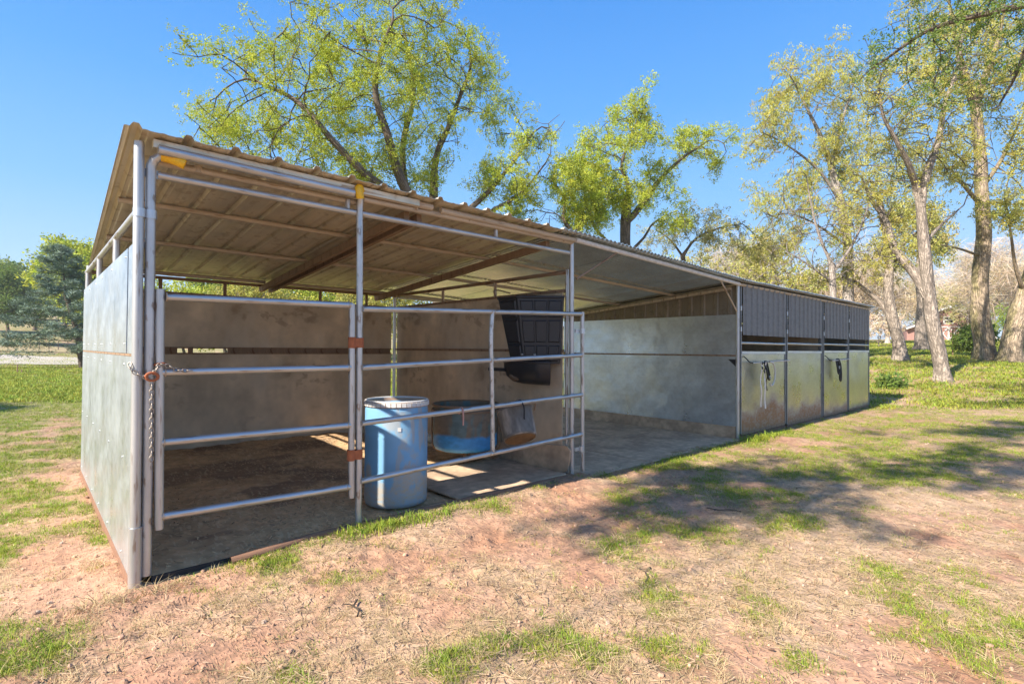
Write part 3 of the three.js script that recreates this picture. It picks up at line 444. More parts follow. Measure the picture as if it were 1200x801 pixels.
{
  const b = thing('feed_bucket', 'dusty grey rubber bucket hung tilted on the pipe panel', 'bucket'); b.position.set(3.27, 0.93, -0.02);
  const inner = sub(b, 'pail'); inner.position.set(0.15, -0.10, -0.16); inner.rotation.set(-0.98, 0.28, -0.30, 'YXZ'); inner.rotation.set(0, 0, 0);
  // axis: open top towards the rail and away, base towards lower right and the viewer
  const ax = V(0.16, 0.87, -0.46).normalize(); inner.quaternion.setFromUnitVectors(V(0, 1, 0), ax);
  const prof = [[0, -0.32], [0.165, -0.32], [0.176, -0.31], [0.18, -0.29], [0.19, -0.02], [0.197, -0.015], [0.2, 0.01], [0.188, 0.012], [0.18, -0.02], [0.170, -0.295], [0, -0.30]].map(([x, y]) => new THREE.Vector2(x, y));
  const g = new THREE.LatheGeometry(prof, 40);
  const bt = tex(256, 256, (u, v) => { const n = fbm(u * 9, v * 6, 581, 5, 9, 6), f = fbm(u * 50, v * 50, 583, 3); const d = sstep(0.42, 0.66, n); const k = 0.8 + 0.5 * (f - 0.5); return [lerp(0.20, 0.42, d) * k, lerp(0.175, 0.355, d) * k, lerp(0.145, 0.285, d) * k]; });
  part(inner, 'body', g, std([1, 1, 1], 0.9, { map: bt, bumpMap: dents, bumpScale: 0.01 }));
  part(inner, 'base', new THREE.CylinderGeometry(0.166, 0.166, 0.006, 32).translate(0, -0.323, 0), std([0.30, 0.215, 0.135], 0.95, { map: dirtyTex, bumpMap: grain, bumpScale: 0.01 }));
  part(b, 'strap', tube([[0.02, 0.03, 0.0], [0.03, 0.04, 0.045], [0.05, -0.02, 0.085], [0.07, -0.13, 0.075], [0.085, -0.20, 0.06]], 0.008, 20, 6), M.strapBlack);
  part(b, 'handle', tube([[-0.03, -0.02, -0.02], [0.02, 0.045, 0.03], [0.15, 0.03, 0.02], [0.28, 0.02, 0.0], [0.34, -0.03, -0.03], [0.355, -0.10, -0.06]], 0.007, 30, 6), M.rustPipe);
}
{
  const s = thing('pink_strap', 'faded pink strap end looped over the panel rail', 'strap'); s.position.set(2.53, 0.92, 0.03);
  part(s, 'strap', tube([[0.0, -0.14, 0.034], [0.0, -0.05, 0.035], [0.0, 0.015, 0.024], [0, 0.026, 0], [0, 0.0, -0.027], [0, -0.04, -0.03]], 0.009, 20, 6), std([0.50, 0.27, 0.22], 0.85, { map: grain }));
}
{ // hay feeder: tapering black hopper over a tray
  const f = thing('hay_feeder', 'black moulded plastic hay feeder hanging on the partition', 'feeder'); f.position.set(4.12, 1.08, -0.45);
  const top = [[0.0, 0.36], [-0.40, -0.02], [-0.40, -0.36], [0.0, -0.52]], bot = [[0.0, 0.30], [-0.30, 0.0], [-0.30, -0.22], [0.0, -0.32]], y0 = 0.25, y1 = 1.035;
  const lp = (k, t) => [lerp(bot[k][0], top[k][0], t), lerp(y0, y1, t), lerp(bot[k][1], top[k][1], t)];
  const quad = (a, b, c, d) => { const g = new THREE.BufferGeometry(); g.setAttribute('position', new THREE.Float32BufferAttribute([...a, ...b, ...c, ...a, ...c, ...d], 3)); g.setAttribute('uv', new THREE.Float32BufferAttribute([0, 0, 1, 0, 1, 1, 0, 0, 1, 1, 0, 1], 2)); g.computeVertexNormals(); return g; };
  const shell = (ins) => { const out = []; for (let k = 0; k < 3; k++) { const s = (q) => [q[0] + (q[0] < -0.01 ? ins : 0), q[1], q[2] * (1 - ins)]; out.push(quad(s(lp(k, 0)), s(lp(k + 1, 0)), s(lp(k + 1, 1)), s(lp(k, 1)))); } return out; };
  part(f, 'hopper', [...shell(0), ...shell(0.015), quad(lp(0, 0), lp(3, 0), lp(3, 1), lp(0, 1))], M.black);
  // raised moulded fields on the two visible faces
  const field = (k, u0, u1, v0, v1) => { const P = (u, v) => { const a = V(...lp(k, v)), b = V(...lp(k + 1, v)); return a.lerp(b, u); }; const n = P(u1, v0).sub(P(u0, v0)).cross(P(u0, v1).sub(P(u0, v0))).normalize(); if (n.x > 0) n.negate(); const e = 0.014, i = 0.03; const A = [P(u0, v0), P(u1, v0), P(u1, v1), P(u0, v1)], c = P((u0 + u1) / 2, (v0 + v1) / 2); const B = A.map((q) => q.clone().lerp(c, i * 4).addScaledVector(n, e)), t = (q) => q.toArray(); const out = [quad(...B.map(t))]; for (let j = 0; j < 4; j++) out.push(quad(t(A[j]), t(A[(j + 1) % 4]), t(B[(j + 1) % 4]), t(B[j]))); return out; };
  for (const [v0, v1] of [[0.04, 0.28], [0.32, 0.66], [0.70, 0.95]]) { for (let c = 0; c < 3; c++) part(f, 'moulded_field', field(0, 0.05 + c * 0.31, 0.05 + c * 0.31 + 0.28, v0, v1), M.black); part(f, 'moulded_field', field(1, 0.1, 0.9, v0, v1), M.black); }
  const rimPts = top.map(([x, z]) => V(x, y1, z)); for (let k = 0; k < 3; k++) part(f, 'rim', pipe(rimPts[k], rimPts[k + 1], 0.016, 8), M.black);
  // tray with a rounded belly
  const tp = [], ring = []; for (let k = 0; k <= 10; k++) { const a = lerp(-0.42, 0.36, k / 10), d = 0.36 * Math.pow(Math.max(0, 1 - Math.pow((a + 0.03) / 0.44, 4)), 0.5); ring.push([-Math.max(0.04, d), a]); }
  const lev = [[0.27, 1.0], [0.20, 1.0], [0.10, 0.92], [0.03, 0.72], [0.0, 0.4]]; const pos = [], ix = [], uvv = [];
  lev.forEach(([y, s]) => ring.forEach(([x, z]) => { pos.push(x * s, y, z * (0.35 + 0.65 * s) ); uvv.push(z, y); })); const rn = ring.length;
  for (let a = 0; a < lev.length - 1; a++) for (let k = 0; k < rn - 1; k++) { const o = a * rn + k; ix.push(o, o + 1, o + rn, o + 1, o + rn + 1, o + rn); }
  const tg = new THREE.BufferGeometry(); tg.setAttribute('position', new THREE.Float32BufferAttribute(pos, 3)); tg.setAttribute('uv', new THREE.Float32BufferAttribute(uvv, 2)); tg.setIndex(ix); tg.computeVertexNormals();
  part(f, 'tray', tg, M.black); part(f, 'tray_lip', tube(ring.map(([x, z]) => [x, 0.27, z]), 0.014, 40, 8), M.black);
  part(f, 'dusty_patch', (() => { const g = new THREE.SphereGeometry(0.11, 20, 12); g.scale(0.45, 0.9, 1); g.translate(-0.285, 0.135, -0.17); return g; })(), M.blackDusty, 'brown dusty end of the tray');
  part(f, 'tray_arm', box(-0.33, 0.15, -0.62, -0.27, 0.19, -0.30), M.black);
  for (const z of [-0.02, 0.12]) part(f, 'bolt', new THREE.CylinderGeometry(0.012, 0.012, 0.02, 10).rotateZ(Math.PI / 2).translate(-0.345 + Math.max(0, z) * 0.6, 0.36, z + 0.03), M.pipe);
  part(f, 'hanging_wire', tube([[-0.40, 1.03, -0.36], [-0.42, 1.12, -0.42], [-0.30, 1.16, -0.5], [0.0, 1.15, -0.58]], 0.008, 16, 6), M.rustPipe);
}
// ---------------------------------------------------------------- tack on the doors
{
  const l = thing('lead_ropes', 'white and black lead ropes hung on the first door bar', 'ropes'); l.position.set(9.1, 1.29, 0.13);
  const strap = (x, len, w, mat, z = 0.02, name = 'strap') => { const g = new THREE.BoxGeometry(w, len, 0.006, 1, 14, 1), p = g.attributes.position; for (let i = 0; i < p.count; i++) { const t = 0.5 - p.getY(i) / len; p.setX(i, p.getX(i) + 0.012 * Math.sin(t * 9 + x * 40)); p.setZ(i, p.getZ(i) + 0.01 * Math.sin(t * 12 + x * 9)); } g.translate(x, -len / 2 + 0.02, z); g.computeVertexNormals(); uvMetres(g); part(l, name, g, mat); };
  strap(0.0, 0.80, 0.045, M.ropeWhite, 0.02, 'rope'); strap(0.16, 0.84, 0.055, M.ropeWhite, 0.024, 'rope'); strap(0.02, 0.17, 0.05, M.strapBlack, 0.03); strap(0.12, 0.2, 0.04, M.strapBlack, 0.034); strap(0.24, 0.52, 0.04, std([0.09, 0.075, 0.06], 0.8), 0.02);
  part(l, 'halter', tube([[0.2, 0.02, 0.0], [0.16, -0.12, 0.05], [0.26, -0.30, 0.05], [0.36, -0.28, 0.03], [0.36, -0.1, 0.0], [0.28, 0.015, 0]], 0.016, 40, 6, true), M.strapBlack);
  part(l, 'coiled_hose', tube([[0.36, 0.02, 0.02], [0.50, -0.02, 0.04], [0.58, -0.18, 0.04], [0.52, -0.36, 0.04], [0.40, -0.42, 0.04], [0.36, -0.38, 0.03]], 0.014, 40, 8), M.white);
  part(l, 'halter_ring', new THREE.TorusGeometry(0.026, 0.006, 6, 16).translate(0.30, -0.26, 0.055), M.galv);
}
{
  const h = thing('black_halter', 'black halter hung on the third door bar', 'halter'); h.position.set(13.52, 1.295, 0.11);
  part(h, 'noseband', tube([[-0.06, 0.015, 0], [-0.09, -0.15, 0.03], [-0.05, -0.30, 0.04], [0.06, -0.30, 0.03], [0.09, -0.14, 0.02], [0.06, 0.015, 0]], 0.02, 40, 6, true), M.strapBlack);
  part(h, 'throat_strap', tube([[0.04, 0.02, 0.0], [0.12, -0.2, 0.03], [0.10, -0.42, 0.03], [0.15, -0.48, 0.03], [0.18, -0.36, 0.03], [0.16, -0.1, 0.02], [0.10, 0.02, 0]], 0.024, 40, 6, true), M.strapBlack);
  part(h, 'buckle', new THREE.TorusGeometry(0.03, 0.007, 6, 14).translate(-0.05, -0.16, 0.06), M.galv);
}

// ---------------------------------------------------------------- trees
const barkTex = (s, a, b) => tex(256, 512, (u, v) => { const wv = fbm(u * 5, v * 8, s + 8, 3, 5, 8), r = fbm(u * 17 + wv * 0.9, v * 7, s, 4, 17, 7), f = fbm(u * 40, v * 36, s + 3, 3, 40, 36), m = sstep(0.5, 0.68, fbm(u * 3, v * 3, s + 5, 4, 3)); const k = clamp(0.52 + 1.5 * (Math.abs(r - 0.5) * 1.7 - 0.06)) * (0.85 + 0.6 * (f - 0.5)) * 1.15; return a.map((c, i) => lerp(c, b[i], m * 0.6) * k); }, true, [1, 1]);
const bark = (s, a, b) => { const t = barkTex(s, a, b); return new THREE.MeshStandardMaterial({ map: t, roughness: 0.95, bumpMap: t, bumpScale: 0.10, side: THREE.DoubleSide }); };
const BARK = { dark: bark(601, [0.20, 0.155, 0.115], [0.12, 0.10, 0.07]), tan: bark(611, [0.43, 0.355, 0.29], [0.27, 0.22, 0.18]), moss: bark(621, [0.44, 0.34, 0.24], [0.25, 0.23, 0.08]), pale: bark(631, [0.60, 0.52, 0.46], [0.42, 0.34, 0.28]), grey: bark(641, [0.33, 0.28, 0.235], [0.2, 0.17, 0.14]) };
const leafMat = (c, t = 0.45) => new THREE.MeshPhysicalMaterial({ color: new THREE.Color().setRGB(...c), roughness: 0.75, transmission: t, thickness: 0, side: THREE.DoubleSide, specularIntensity: 0.25 });
const LEAF = { spring: leafMat([0.44, 0.50, 0.07]), yellow: leafMat([0.46, 0.45, 0.12]), green: leafMat([0.28, 0.36, 0.07]), deep: leafMat([0.16, 0.24, 0.05]), blue: leafMat([0.20, 0.27, 0.20], 0.15), dull: leafMat([0.40, 0.385, 0.15], 0.3), tan: leafMat([0.58, 0.49, 0.37], 0.25) };
function leafClump(seed, n, spread, len, wid, droop = 0) {
  const r = rng(seed), p = [], ix = [];
  for (let i = 0; i < n; i++) {
    const c = V(r() - 0.5, r() - 0.5, r() - 0.5).multiplyScalar(2 * spread); if (c.length() > spread) c.multiplyScalar(spread / c.length() * r());
    const d = V(r() - 0.5, r() - 0.5 - droop, r() - 0.5).normalize(), s = V(r() - 0.5, r() - 0.5, r() - 0.5).cross(d).normalize(), u = d.clone().cross(s), L = len * (0.7 + 0.6 * r()), W = wid * (0.7 + 0.6 * r());
    const o = p.length / 3; for (const q of [c, c.clone().addScaledVector(d, L * 0.45).addScaledVector(s, W).addScaledVector(u, W * 0.4), c.clone().addScaledVector(d, L), c.clone().addScaledVector(d, L * 0.45).addScaledVector(s, -W).addScaledVector(u, W * 0.4)]) p.push(q.x, q.y, q.z);
    ix.push(o, o + 1, o + 2, o, o + 2, o + 3);
  }
  const g = new THREE.BufferGeometry(); g.setAttribute('position', new THREE.Float32BufferAttribute(p, 3)); g.setIndex(ix); const q = g.toNonIndexed(); q.computeVertexNormals(); return q;
}
const CLUMP = { small: leafClump(11, 16, 0.15, 0.062, 0.019), mid: leafClump(12, 12, 0.26, 0.13, 0.042), big: leafClump(13, 12, 0.62, 0.30, 0.10), hang: leafClump(14, 15, 0.17, 0.075, 0.016, 0.5), far: leafClump(15, 10, 1.1, 0.55, 0.2), needle: leafClump(16, 16, 0.26, 0.22, 0.02), twig: leafClump(17, 9, 0.4, 0.6, 0.007) };
// wood grown towards points scattered through the crown
function growTree(o) {
  const r = rng(o.seed), step = o.step || 0.35, P = [], par = [], fix = [], kids = [];
  const add = (p, parent, rad = 0) => { P.push(p); par.push(parent); fix.push(rad); kids.push([]); if (parent >= 0) kids[parent].push(P.length - 1); return P.length - 1; };
  o.limbs.forEach((L, li) => {
    const cv = new THREE.CatmullRomCurve3(L.pts, false, 'centripetal'), len = cv.getLength(), n = Math.max(2, Math.round(len / step));
    let prev = -1; if (li > 0) { let bd = 1e9; P.forEach((q, k) => { const d = q.distanceTo(L.pts[0]); if (d < bd) { bd = d; prev = k; } }); }
    for (let i = li > 0 ? 1 : 0; i <= n; i++) prev = add(cv.getPointAt(i / n), prev, lerp(L.r[0], L.r[1], i / n));
  });
  let A = []; for (const c of o.crowns) for (let i = 0; i < c.n; i++) { let q; do q = V(r() * 2 - 1, r() * 2 - 1, r() * 2 - 1); while (q.lengthSq() > 1 || q.lengthSq() < (c.hollow || 0.05)); const sh = 1 - 0.3 * vnoise(q.x * 2.2 + c.c.x, q.z * 2.2 + q.y * 1.7, o.seed); A.push({ p: V(c.c.x + q.x * c.r[0] * sh, c.c.y + q.y * c.r[1] * sh, c.c.z + q.z * c.r[2] * sh), d: 1e9, n: -1 }); }
  const kill = (o.kill || 0.55); let from = o.from ? Math.floor(P.length * o.from) : 0, iter = 0;
  const fresh0 = []; for (let k = from; k < P.length; k++) if (k >= Math.min(o.skip ?? 3, P.length - 2)) fresh0.push(k);
  let fresh = fresh0;
  while (A.length && iter++ < (o.iters || 90) && P.length < 9000) {
    for (const a of A) for (const k of fresh) { const d = a.p.distanceToSquared(P[k]); if (d < a.d) { a.d = d; a.n = k; } }
    A = A.filter((a) => a.d > kill * kill);
    const pull = new Map(); for (const a of A) { const v = a.p.clone().sub(P[a.n]).normalize(); if (pull.has(a.n)) pull.get(a.n).add(v); else pull.set(a.n, v); }
    fresh = []; for (const [k, v] of pull) { if (kids[k].length > 3) { for (const a of A) if (a.n === k) a.dead = true; continue; } v.normalize().add(V(r() - 0.5, r() - 0.5, r() - 0.5).multiplyScalar(o.wander || 0.8)).normalize(); if (par[k] >= 0) v.addScaledVector(P[k].clone().sub(P[par[k]]).normalize(), 0.5).normalize(); v.y += o.tropism || 0; v.normalize(); fresh.push(add(P[k].clone().addScaledVector(v, step), k)); }
    A = A.filter((a) => !a.dead);
  }
  // short drooping or spreading twigs at the thin ends
  const tips = []; for (let k = 0; k < P.length; k++) if (!kids[k].length) tips.push(k);
  if (o.twigs) for (const k of tips) for (let t = 0; t < o.twigs; t++) { let prev = k, q = P[k].clone(), d = V(r() - 0.5, r() - 0.5 + (o.twigUp || 0), r() - 0.5).normalize(); const m = 2 + Math.floor(r() * 2); for (let s = 0; s < m; s++) { d.add(V(r() - 0.5, r() - 0.5, r() - 0.5).multiplyScalar(0.6)).normalize(); q = q.clone().addScaledVector(d, step * 0.7); prev = add(q, prev); } }
  const rad = new Float32Array(P.length), e = o.exp || 2.3, tip = o.tip || 0.007;
  for (let k = P.length - 1; k >= 0; k--) { let s = 0; for (const c of kids[k]) s += Math.pow(rad[c], e); rad[k] = kids[k].length ? Math.pow(s, 1 / e) : tip; if (fix[k]) rad[k] = fix[k]; }
  for (let k = 0; k < P.length; k++) if (par[k] >= 0 && rad[k] > rad[par[k]]) rad[k] = rad[par[k]];
  const build = (test) => {
    const pos = [], nor = [], uv = [], ix = [];
    const starts = [[0, -1]]; const seen = [];
    while (starts.length) {
      const [s, p0] = starts.pop(); const chain = p0 >= 0 ? [p0] : []; let k = s;
      while (true) { chain.push(k); if (!kids[k].length) break; let best = kids[k][0]; for (const c of kids[k]) if (rad[c] > rad[best] || (rad[c] === rad[best] && fix[c] > fix[best])) best = c; for (const c of kids[k]) if (c !== best) starts.push([c, k]); k = best; }
      if (chain.length < 2) continue; const rs = p0 >= 0 ? Math.min(rad[p0], rad[s] * 1.15) : rad[s];
      if (!test(rs)) continue;
      const sides = rs > 0.12 ? 12 : rs > 0.045 ? 7 : rs > 0.018 ? 5 : 3; let N = V(1, 0, 0), tPrev = null, L = 0, base = pos.length / 3;
      for (let i = 0; i < chain.length; i++) {
        const c = P[chain[i]], t = P[chain[Math.min(i + 1, chain.length - 1)]].clone().sub(P[chain[Math.max(i - 1, 0)]]).normalize();
        if (!tPrev) { N = Math.abs(t.x) < 0.9 ? V(1, 0, 0).cross(t).normalize() : V(0, 0, 1).cross(t).normalize(); } else N.applyQuaternion(new THREE.Quaternion().setFromUnitVectors(tPrev, t)); tPrev = t;
        const B = t.clone().cross(N); if (i) L += c.distanceTo(P[chain[i - 1]]); const rr = i === 0 ? rs : rad[chain[i]];
        for (let j = 0; j <= sides; j++) { const a = j / sides * 2 * Math.PI, w = rr > 0.1 ? 1 + 0.28 * (vnoise(Math.cos(a) * 2.3 + L * 0.9, Math.sin(a) * 2.3 + L * 0.4, o.seed + 3) - 0.5) : 1, dx = N.clone().multiplyScalar(Math.cos(a)).addScaledVector(B, Math.sin(a)); const q = c.clone().addScaledVector(dx, rr * w * (p0 < 0 && i === 0 ? 1.55 : p0 < 0 && i === 1 ? 1.15 : 1)); pos.push(q.x, q.y, q.z); nor.push(dx.x, dx.y, dx.z); uv.push(j / sides * (o.barkRep || Math.max(1, Math.round(rs * 5))), L * 0.45); }
        if (i) for (let j = 0; j < sides; j++) { const q = base + i * (sides + 1) + j, w = q - sides - 1; ix.push(w, w + 1, q, w + 1, q + 1, q); }
      }
    }
    const g = new THREE.BufferGeometry(); g.setAttribute('position', new THREE.Float32BufferAttribute(pos, 3)); g.setAttribute('normal', new THREE.Float32BufferAttribute(nor, 3)); g.setAttribute('uv', new THREE.Float32BufferAttribute(uv, 2)); g.setIndex(ix); return g;
  };
  const t = thing(o.name, o.label, o.category || 'tree', o.group); const base = P[0].clone();
  t.position.copy(base); const back = (g) => g.translate(-base.x, -base.y, -base.z);
  part(t, 'trunk', back(build((x) => x > 0.05)), o.bark); const tw = build((x) => x <= 0.05); if (tw.attributes.position.count) part(t, 'branches', back(tw), o.twigBark || o.bark);
  if (o.leaf) {
    const spots = []; for (let k = 0; k < P.length; k++) if (rad[k] < (o.leafR || 0.022) && k > 4 && vnoise(P[k].x * 0.9 + P[k].y * 0.7, P[k].z * 0.9 - P[k].y * 0.6, o.seed + 50) > (o.category ? -1 : o.bare ?? 0.30)) spots.push(k);
    const n = o.leaves, im = new THREE.InstancedMesh(o.clump, o.leaf, n), m4 = new THREE.Matrix4(), q = new THREE.Quaternion(), col = new THREE.Color();
    for (let i = 0; i < n; i++) {
      const k = spots[Math.floor(r() * spots.length)], c = P[k].clone().sub(base).add(V(r() - 0.5, r() - 0.5, r() - 0.5).multiplyScalar(o.fluff || 0.5)), s = (o.leafScale || 1) * (0.65 + 0.7 * r());
      q.setFromEuler(new THREE.Euler(r() * 6.3, r() * 6.3, r() * 6.3)); if (o.clump === CLUMP.hang) q.setFromEuler(new THREE.Euler((r() - 0.5) * 0.6, r() * 6.3, (r() - 0.5) * 0.6));
      m4.compose(c, q, V(s, s, s)); im.setMatrixAt(i, m4); const w = 0.72 + 0.56 * r(), y = 0.9 + 0.25 * r(); im.setColorAt(i, col.setRGB(w * y, w, w * (0.7 + 0.5 * r())));
    }
    im.name = 'foliage'; im.userData.kind = 'stuff'; im.instanceMatrix.needsUpdate = true; t.add(im);
  }
  return t;
}
const gp = (px, py, d) => { const p = at(px, py, d); p.y = terrain(p.x, p.z) - 0.15; return p; };
const limb = (pts, r, d) => ({ pts: pts.map(([x, y, dd]) => at(x, y, dd === undefined ? d : d + dd)), r });
const grounded = (L, d, x) => { const p = L.pts[0].clone(); p.y = terrain(p.x, p.z) - 0.1; L.pts.unshift(p); return L; };
const blob = (px, py, d, rx, ry, rz, n, hollow) => ({ c: at(px, py, d), r: [rx, ry, rz], n, hollow });

// the wide spreading tree behind the first stalls
growTree({
  seed: 1001, name: 'spreading_tree', label: 'broad many limbed tree with bright spring leaves behind the first stall roof', bark: BARK.dark, leaf: LEAF.spring, clump: CLUMP.small, leaves: 10500, leafScale: 0.85, bare: 0.22, fluff: 0.5, step: 0.34, kill: 0.5, tip: 0.010, wander: 0.9, skip: 16, twigs: 2, leafR: 0.018,
  limbs: [
    grounded(limb([[520, 350], [518, 310], [515, 285]], [0.42, 0.36], 17)),
    limb([[515, 290], [490, 250, -0.5], [468, 205, -1], [455, 160, -1.3], [440, 110, -1.5], [446, 60, -1.6], [460, 25, -1.6]], [0.20, 0.04], 17),
    limb([[515, 290], [470, 235, -1], [430, 205, -2], [390, 165, -2.5], [350, 120, -2.6], [300, 95, -2.4]], [0.17, 0.035], 17),
    limb([[515, 290], [450, 250, -0.5], [400, 225, -0.8], [345, 205, -0.7], [290, 190, -0.4]], [0.14, 0.03], 17),
    limb([[515, 290], [508, 230, 0.6], [512, 180, 1], [525, 150, 1.4], [540, 110, 1.5], [552, 75, 1.4], [548, 45, 1.3]], [0.18, 0.03], 17),
    limb([[515, 290], [478, 230, 1], [472, 170, 1.4], [485, 110, 1.7], [478, 60, 1.8], [470, 15, 1.8]], [0.17, 0.03], 17),
    limb([[515, 290], [540, 255, 0.4], [572, 225, 0.8], [605, 185, 1], [625, 155, 1.2]], [0.13, 0.03], 17),
    limb([[545, 265], [580, 245, 0.6], [612, 225, 0.9], [640, 190, 0.8]], [0.09, 0.025], 17),
  ],
  crowns: [blob(330, 125, 15, 2.9, 2.2, 2.6, 320), blob(275, 165, 16, 1.5, 1.3, 2.0, 110), blob(390, 95, 15.5, 2.6, 2.2, 2.6, 230), blob(475, 45, 17, 2.4, 1.9, 2.4, 280), blob(535, 85, 18.2, 1.7, 2.0, 2.0, 160), blob(420, 195, 16.5, 2.4, 1.3, 2.4, 150), blob(570, 130, 18, 0.8, 0.9, 1.2, 40), blob(620, 165, 18, 1.15, 0.9, 1.3, 80), blob(590, 215, 17.8, 1.5, 1.0, 1.4, 70), blob(500, 165, 17.5, 1.9, 1.9, 1.8, 110)],
});
// the second tree with two rounded heads
growTree({
  seed: 1012, name: 'forked_tree', label: 'forked tree with two leafy heads behind the second stall roof', bark: BARK.dark, leaf: LEAF.spring, clump: CLUMP.small, leaves: 3300, leafScale: 1.0, fluff: 0.5, step: 0.36, kill: 0.5, tip: 0.011, wander: 0.95, skip: 14, twigs: 2, leafR: 0.018,
  limbs: [grounded(limb([[734, 350], [733, 300], [733, 262], [735, 240]], [0.24, 0.19], 21)), limb([[735, 262], [752, 240], [772, 212, 0.5], [800, 185, 0.7], [830, 165, 0.8]], [0.14, 0.03], 21), limb([[735, 240], [736, 215, -0.3], [728, 195, -0.6], [738, 165, -0.8], [745, 145, -0.8]], [0.10, 0.025], 21), limb([[733, 300], [755, 278], [765, 262, 0.4], [785, 250, 0.5]], [0.07, 0.02], 21), limb([[733, 300], [700, 270, -0.6], [690, 245, -1], [706, 232, -1.2]], [0.09, 0.025], 21)],
  crowns: [blob(738, 150, 20.4, 1.5, 1.1, 1.5, 120), blob(705, 195, 20.2, 1.5, 1.3, 1.5, 130), blob(815, 165, 21.7, 1.5, 0.75, 1.4, 115), blob(835, 180, 21.8, 0.6, 0.9, 0.8, 40), blob(770, 215, 21.2, 1.3, 1.2, 1.2, 60), blob(735, 235, 20.6, 1.4, 0.9, 1.2, 60), blob(785, 255, 21.4, 1.0, 0.7, 1.0, 40)],
});
growTree({
  seed: 1023, name: 'leafy_tree', label: 'small leafy tree between the broad tree and the forked tree', bark: BARK.dark, leaf: LEAF.spring, clump: CLUMP.small, leaves: 2300, leafScale: 0.95, fluff: 0.5, step: 0.34, kill: 0.5, tip: 0.008, wander: 0.95, skip: 10, twigs: 2, leafR: 0.018,
  limbs: [grounded(limb([[690, 360], [680, 310], [672, 275]], [0.17, 0.12], 19)), limb([[672, 275], [660, 255], [662, 235], [650, 215]], [0.09, 0.02], 19), limb([[672, 275], [690, 250], [712, 232]], [0.08, 0.02], 19)],
  crowns: [blob(650, 220, 18.6, 1.6, 1.1, 1.6, 160), blob(680, 250, 19, 1.5, 0.9, 1.4, 120), blob(625, 245, 18.8, 1.0, 0.7, 1.0, 60), blob(700, 225, 19.4, 0.9, 0.8, 0.9, 50)],
});
growTree({
  seed: 1034, name: 'thin_green_tree', label: 'thin dull green tree with sparse leaves right of the forked tree', bark: BARK.dark, leaf: LEAF.dull, clump: CLUMP.small, leaves: 1000, leafScale: 1.05, fluff: 0.5, step: 0.38, kill: 0.55, tip: 0.008, wander: 1.0, skip: 8, twigs: 2, leafR: 0.018,
  limbs: [grounded(limb([[812, 380], [806, 330], [800, 300]], [0.14, 0.10], 24)), limb([[800, 300], [815, 280], [840, 268], [870, 262]], [0.07, 0.02], 24), limb([[800, 300], [785, 280], [770, 270]], [0.06, 0.02], 24)],
  crowns: [blob(830, 272, 24, 1.9, 0.9, 1.8, 130), blob(870, 285, 24.5, 1.5, 0.9, 1.6, 100), blob(785, 280, 23.8, 1.3, 0.7, 1.3, 70), blob(905, 290, 25, 1.1, 0.8, 1.3, 70)],
});
// tall pale tree behind the closed stalls
growTree({
  seed: 1045, name: 'white_trunk_tree', label: 'tall pale trunked tree with yellow green crown behind the closed stalls', bark: BARK.pale, twigBark: BARK.pale, leaf: LEAF.yellow, clump: CLUMP.hang, leaves: 4700, leafScale: 1.05, fluff: 0.8, step: 0.5, kill: 0.7, tip: 0.014, wander: 0.9, skip: 9, twigs: 2, leafR: 0.022, tropism: -0.04,
  limbs: [grounded(limb([[995, 380], [994, 330], [994, 290], [986, 240], [976, 200]], [0.30, 0.18], 28)), limb([[976, 200], [962, 160], [945, 125], [930, 95]], [0.15, 0.03], 28), limb([[985, 235], [960, 200, -0.5], [930, 175, -1], [905, 160, -1.2]], [0.10, 0.03], 28), limb([[976, 200], [985, 150, 0.8], [1000, 100, 1], [1005, 80, 1]], [0.11, 0.03], 28), limb([[994, 290], [960, 265, -1], [925, 250, -1.6], [895, 255, -2]], [0.08, 0.02], 28)],
  crowns: [blob(930, 105, 27.5, 1.9, 1.8, 2, 150), blob(910, 165, 26.8, 1.6, 1.6, 1.8, 130), blob(975, 110, 28.6, 2.2, 2.0, 2, 150), blob(985, 180, 28.5, 2.2, 2.2, 2.2, 130), blob(925, 235, 26.6, 2.0, 1.6, 1.8, 130), blob(905, 280, 26.5, 1.6, 1.0, 1.6, 80), blob(970, 260, 27, 2.0, 1.6, 2, 90)],
});
// bare whitish saplings in front of it
growTree({
  seed: 1056, name: 'bare_pale_tree', label: 'leafless whitish tree with upswept bare branches above the far stalls', bark: BARK.pale, leaf: null, step: 0.34, kill: 0.5, tip: 0.011, wander: 0.8, skip: 3, twigs: 3, twigUp: 0.2, exp: 2.5,
  limbs: [grounded(limb([[975, 400], [977, 350], [975, 310]], [0.16, 0.12], 22)), limb([[975, 310], [960, 275], [950, 235], [945, 205]], [0.07, 0.02], 22), limb([[975, 330], [940, 305], [915, 290]], [0.05, 0.015], 22), limb([[976, 320], [1000, 285], [1015, 250], [1022, 225]], [0.07, 0.02], 22)],
  crowns: [blob(955, 265, 22, 1.6, 1.6, 1.5, 90), blob(1010, 260, 22, 1.3, 1.6, 1.5, 90), blob(925, 300, 22, 1.4, 0.7, 1.2, 50), blob(985, 310, 21.5, 1.6, 0.7, 1.3, 50)],
});
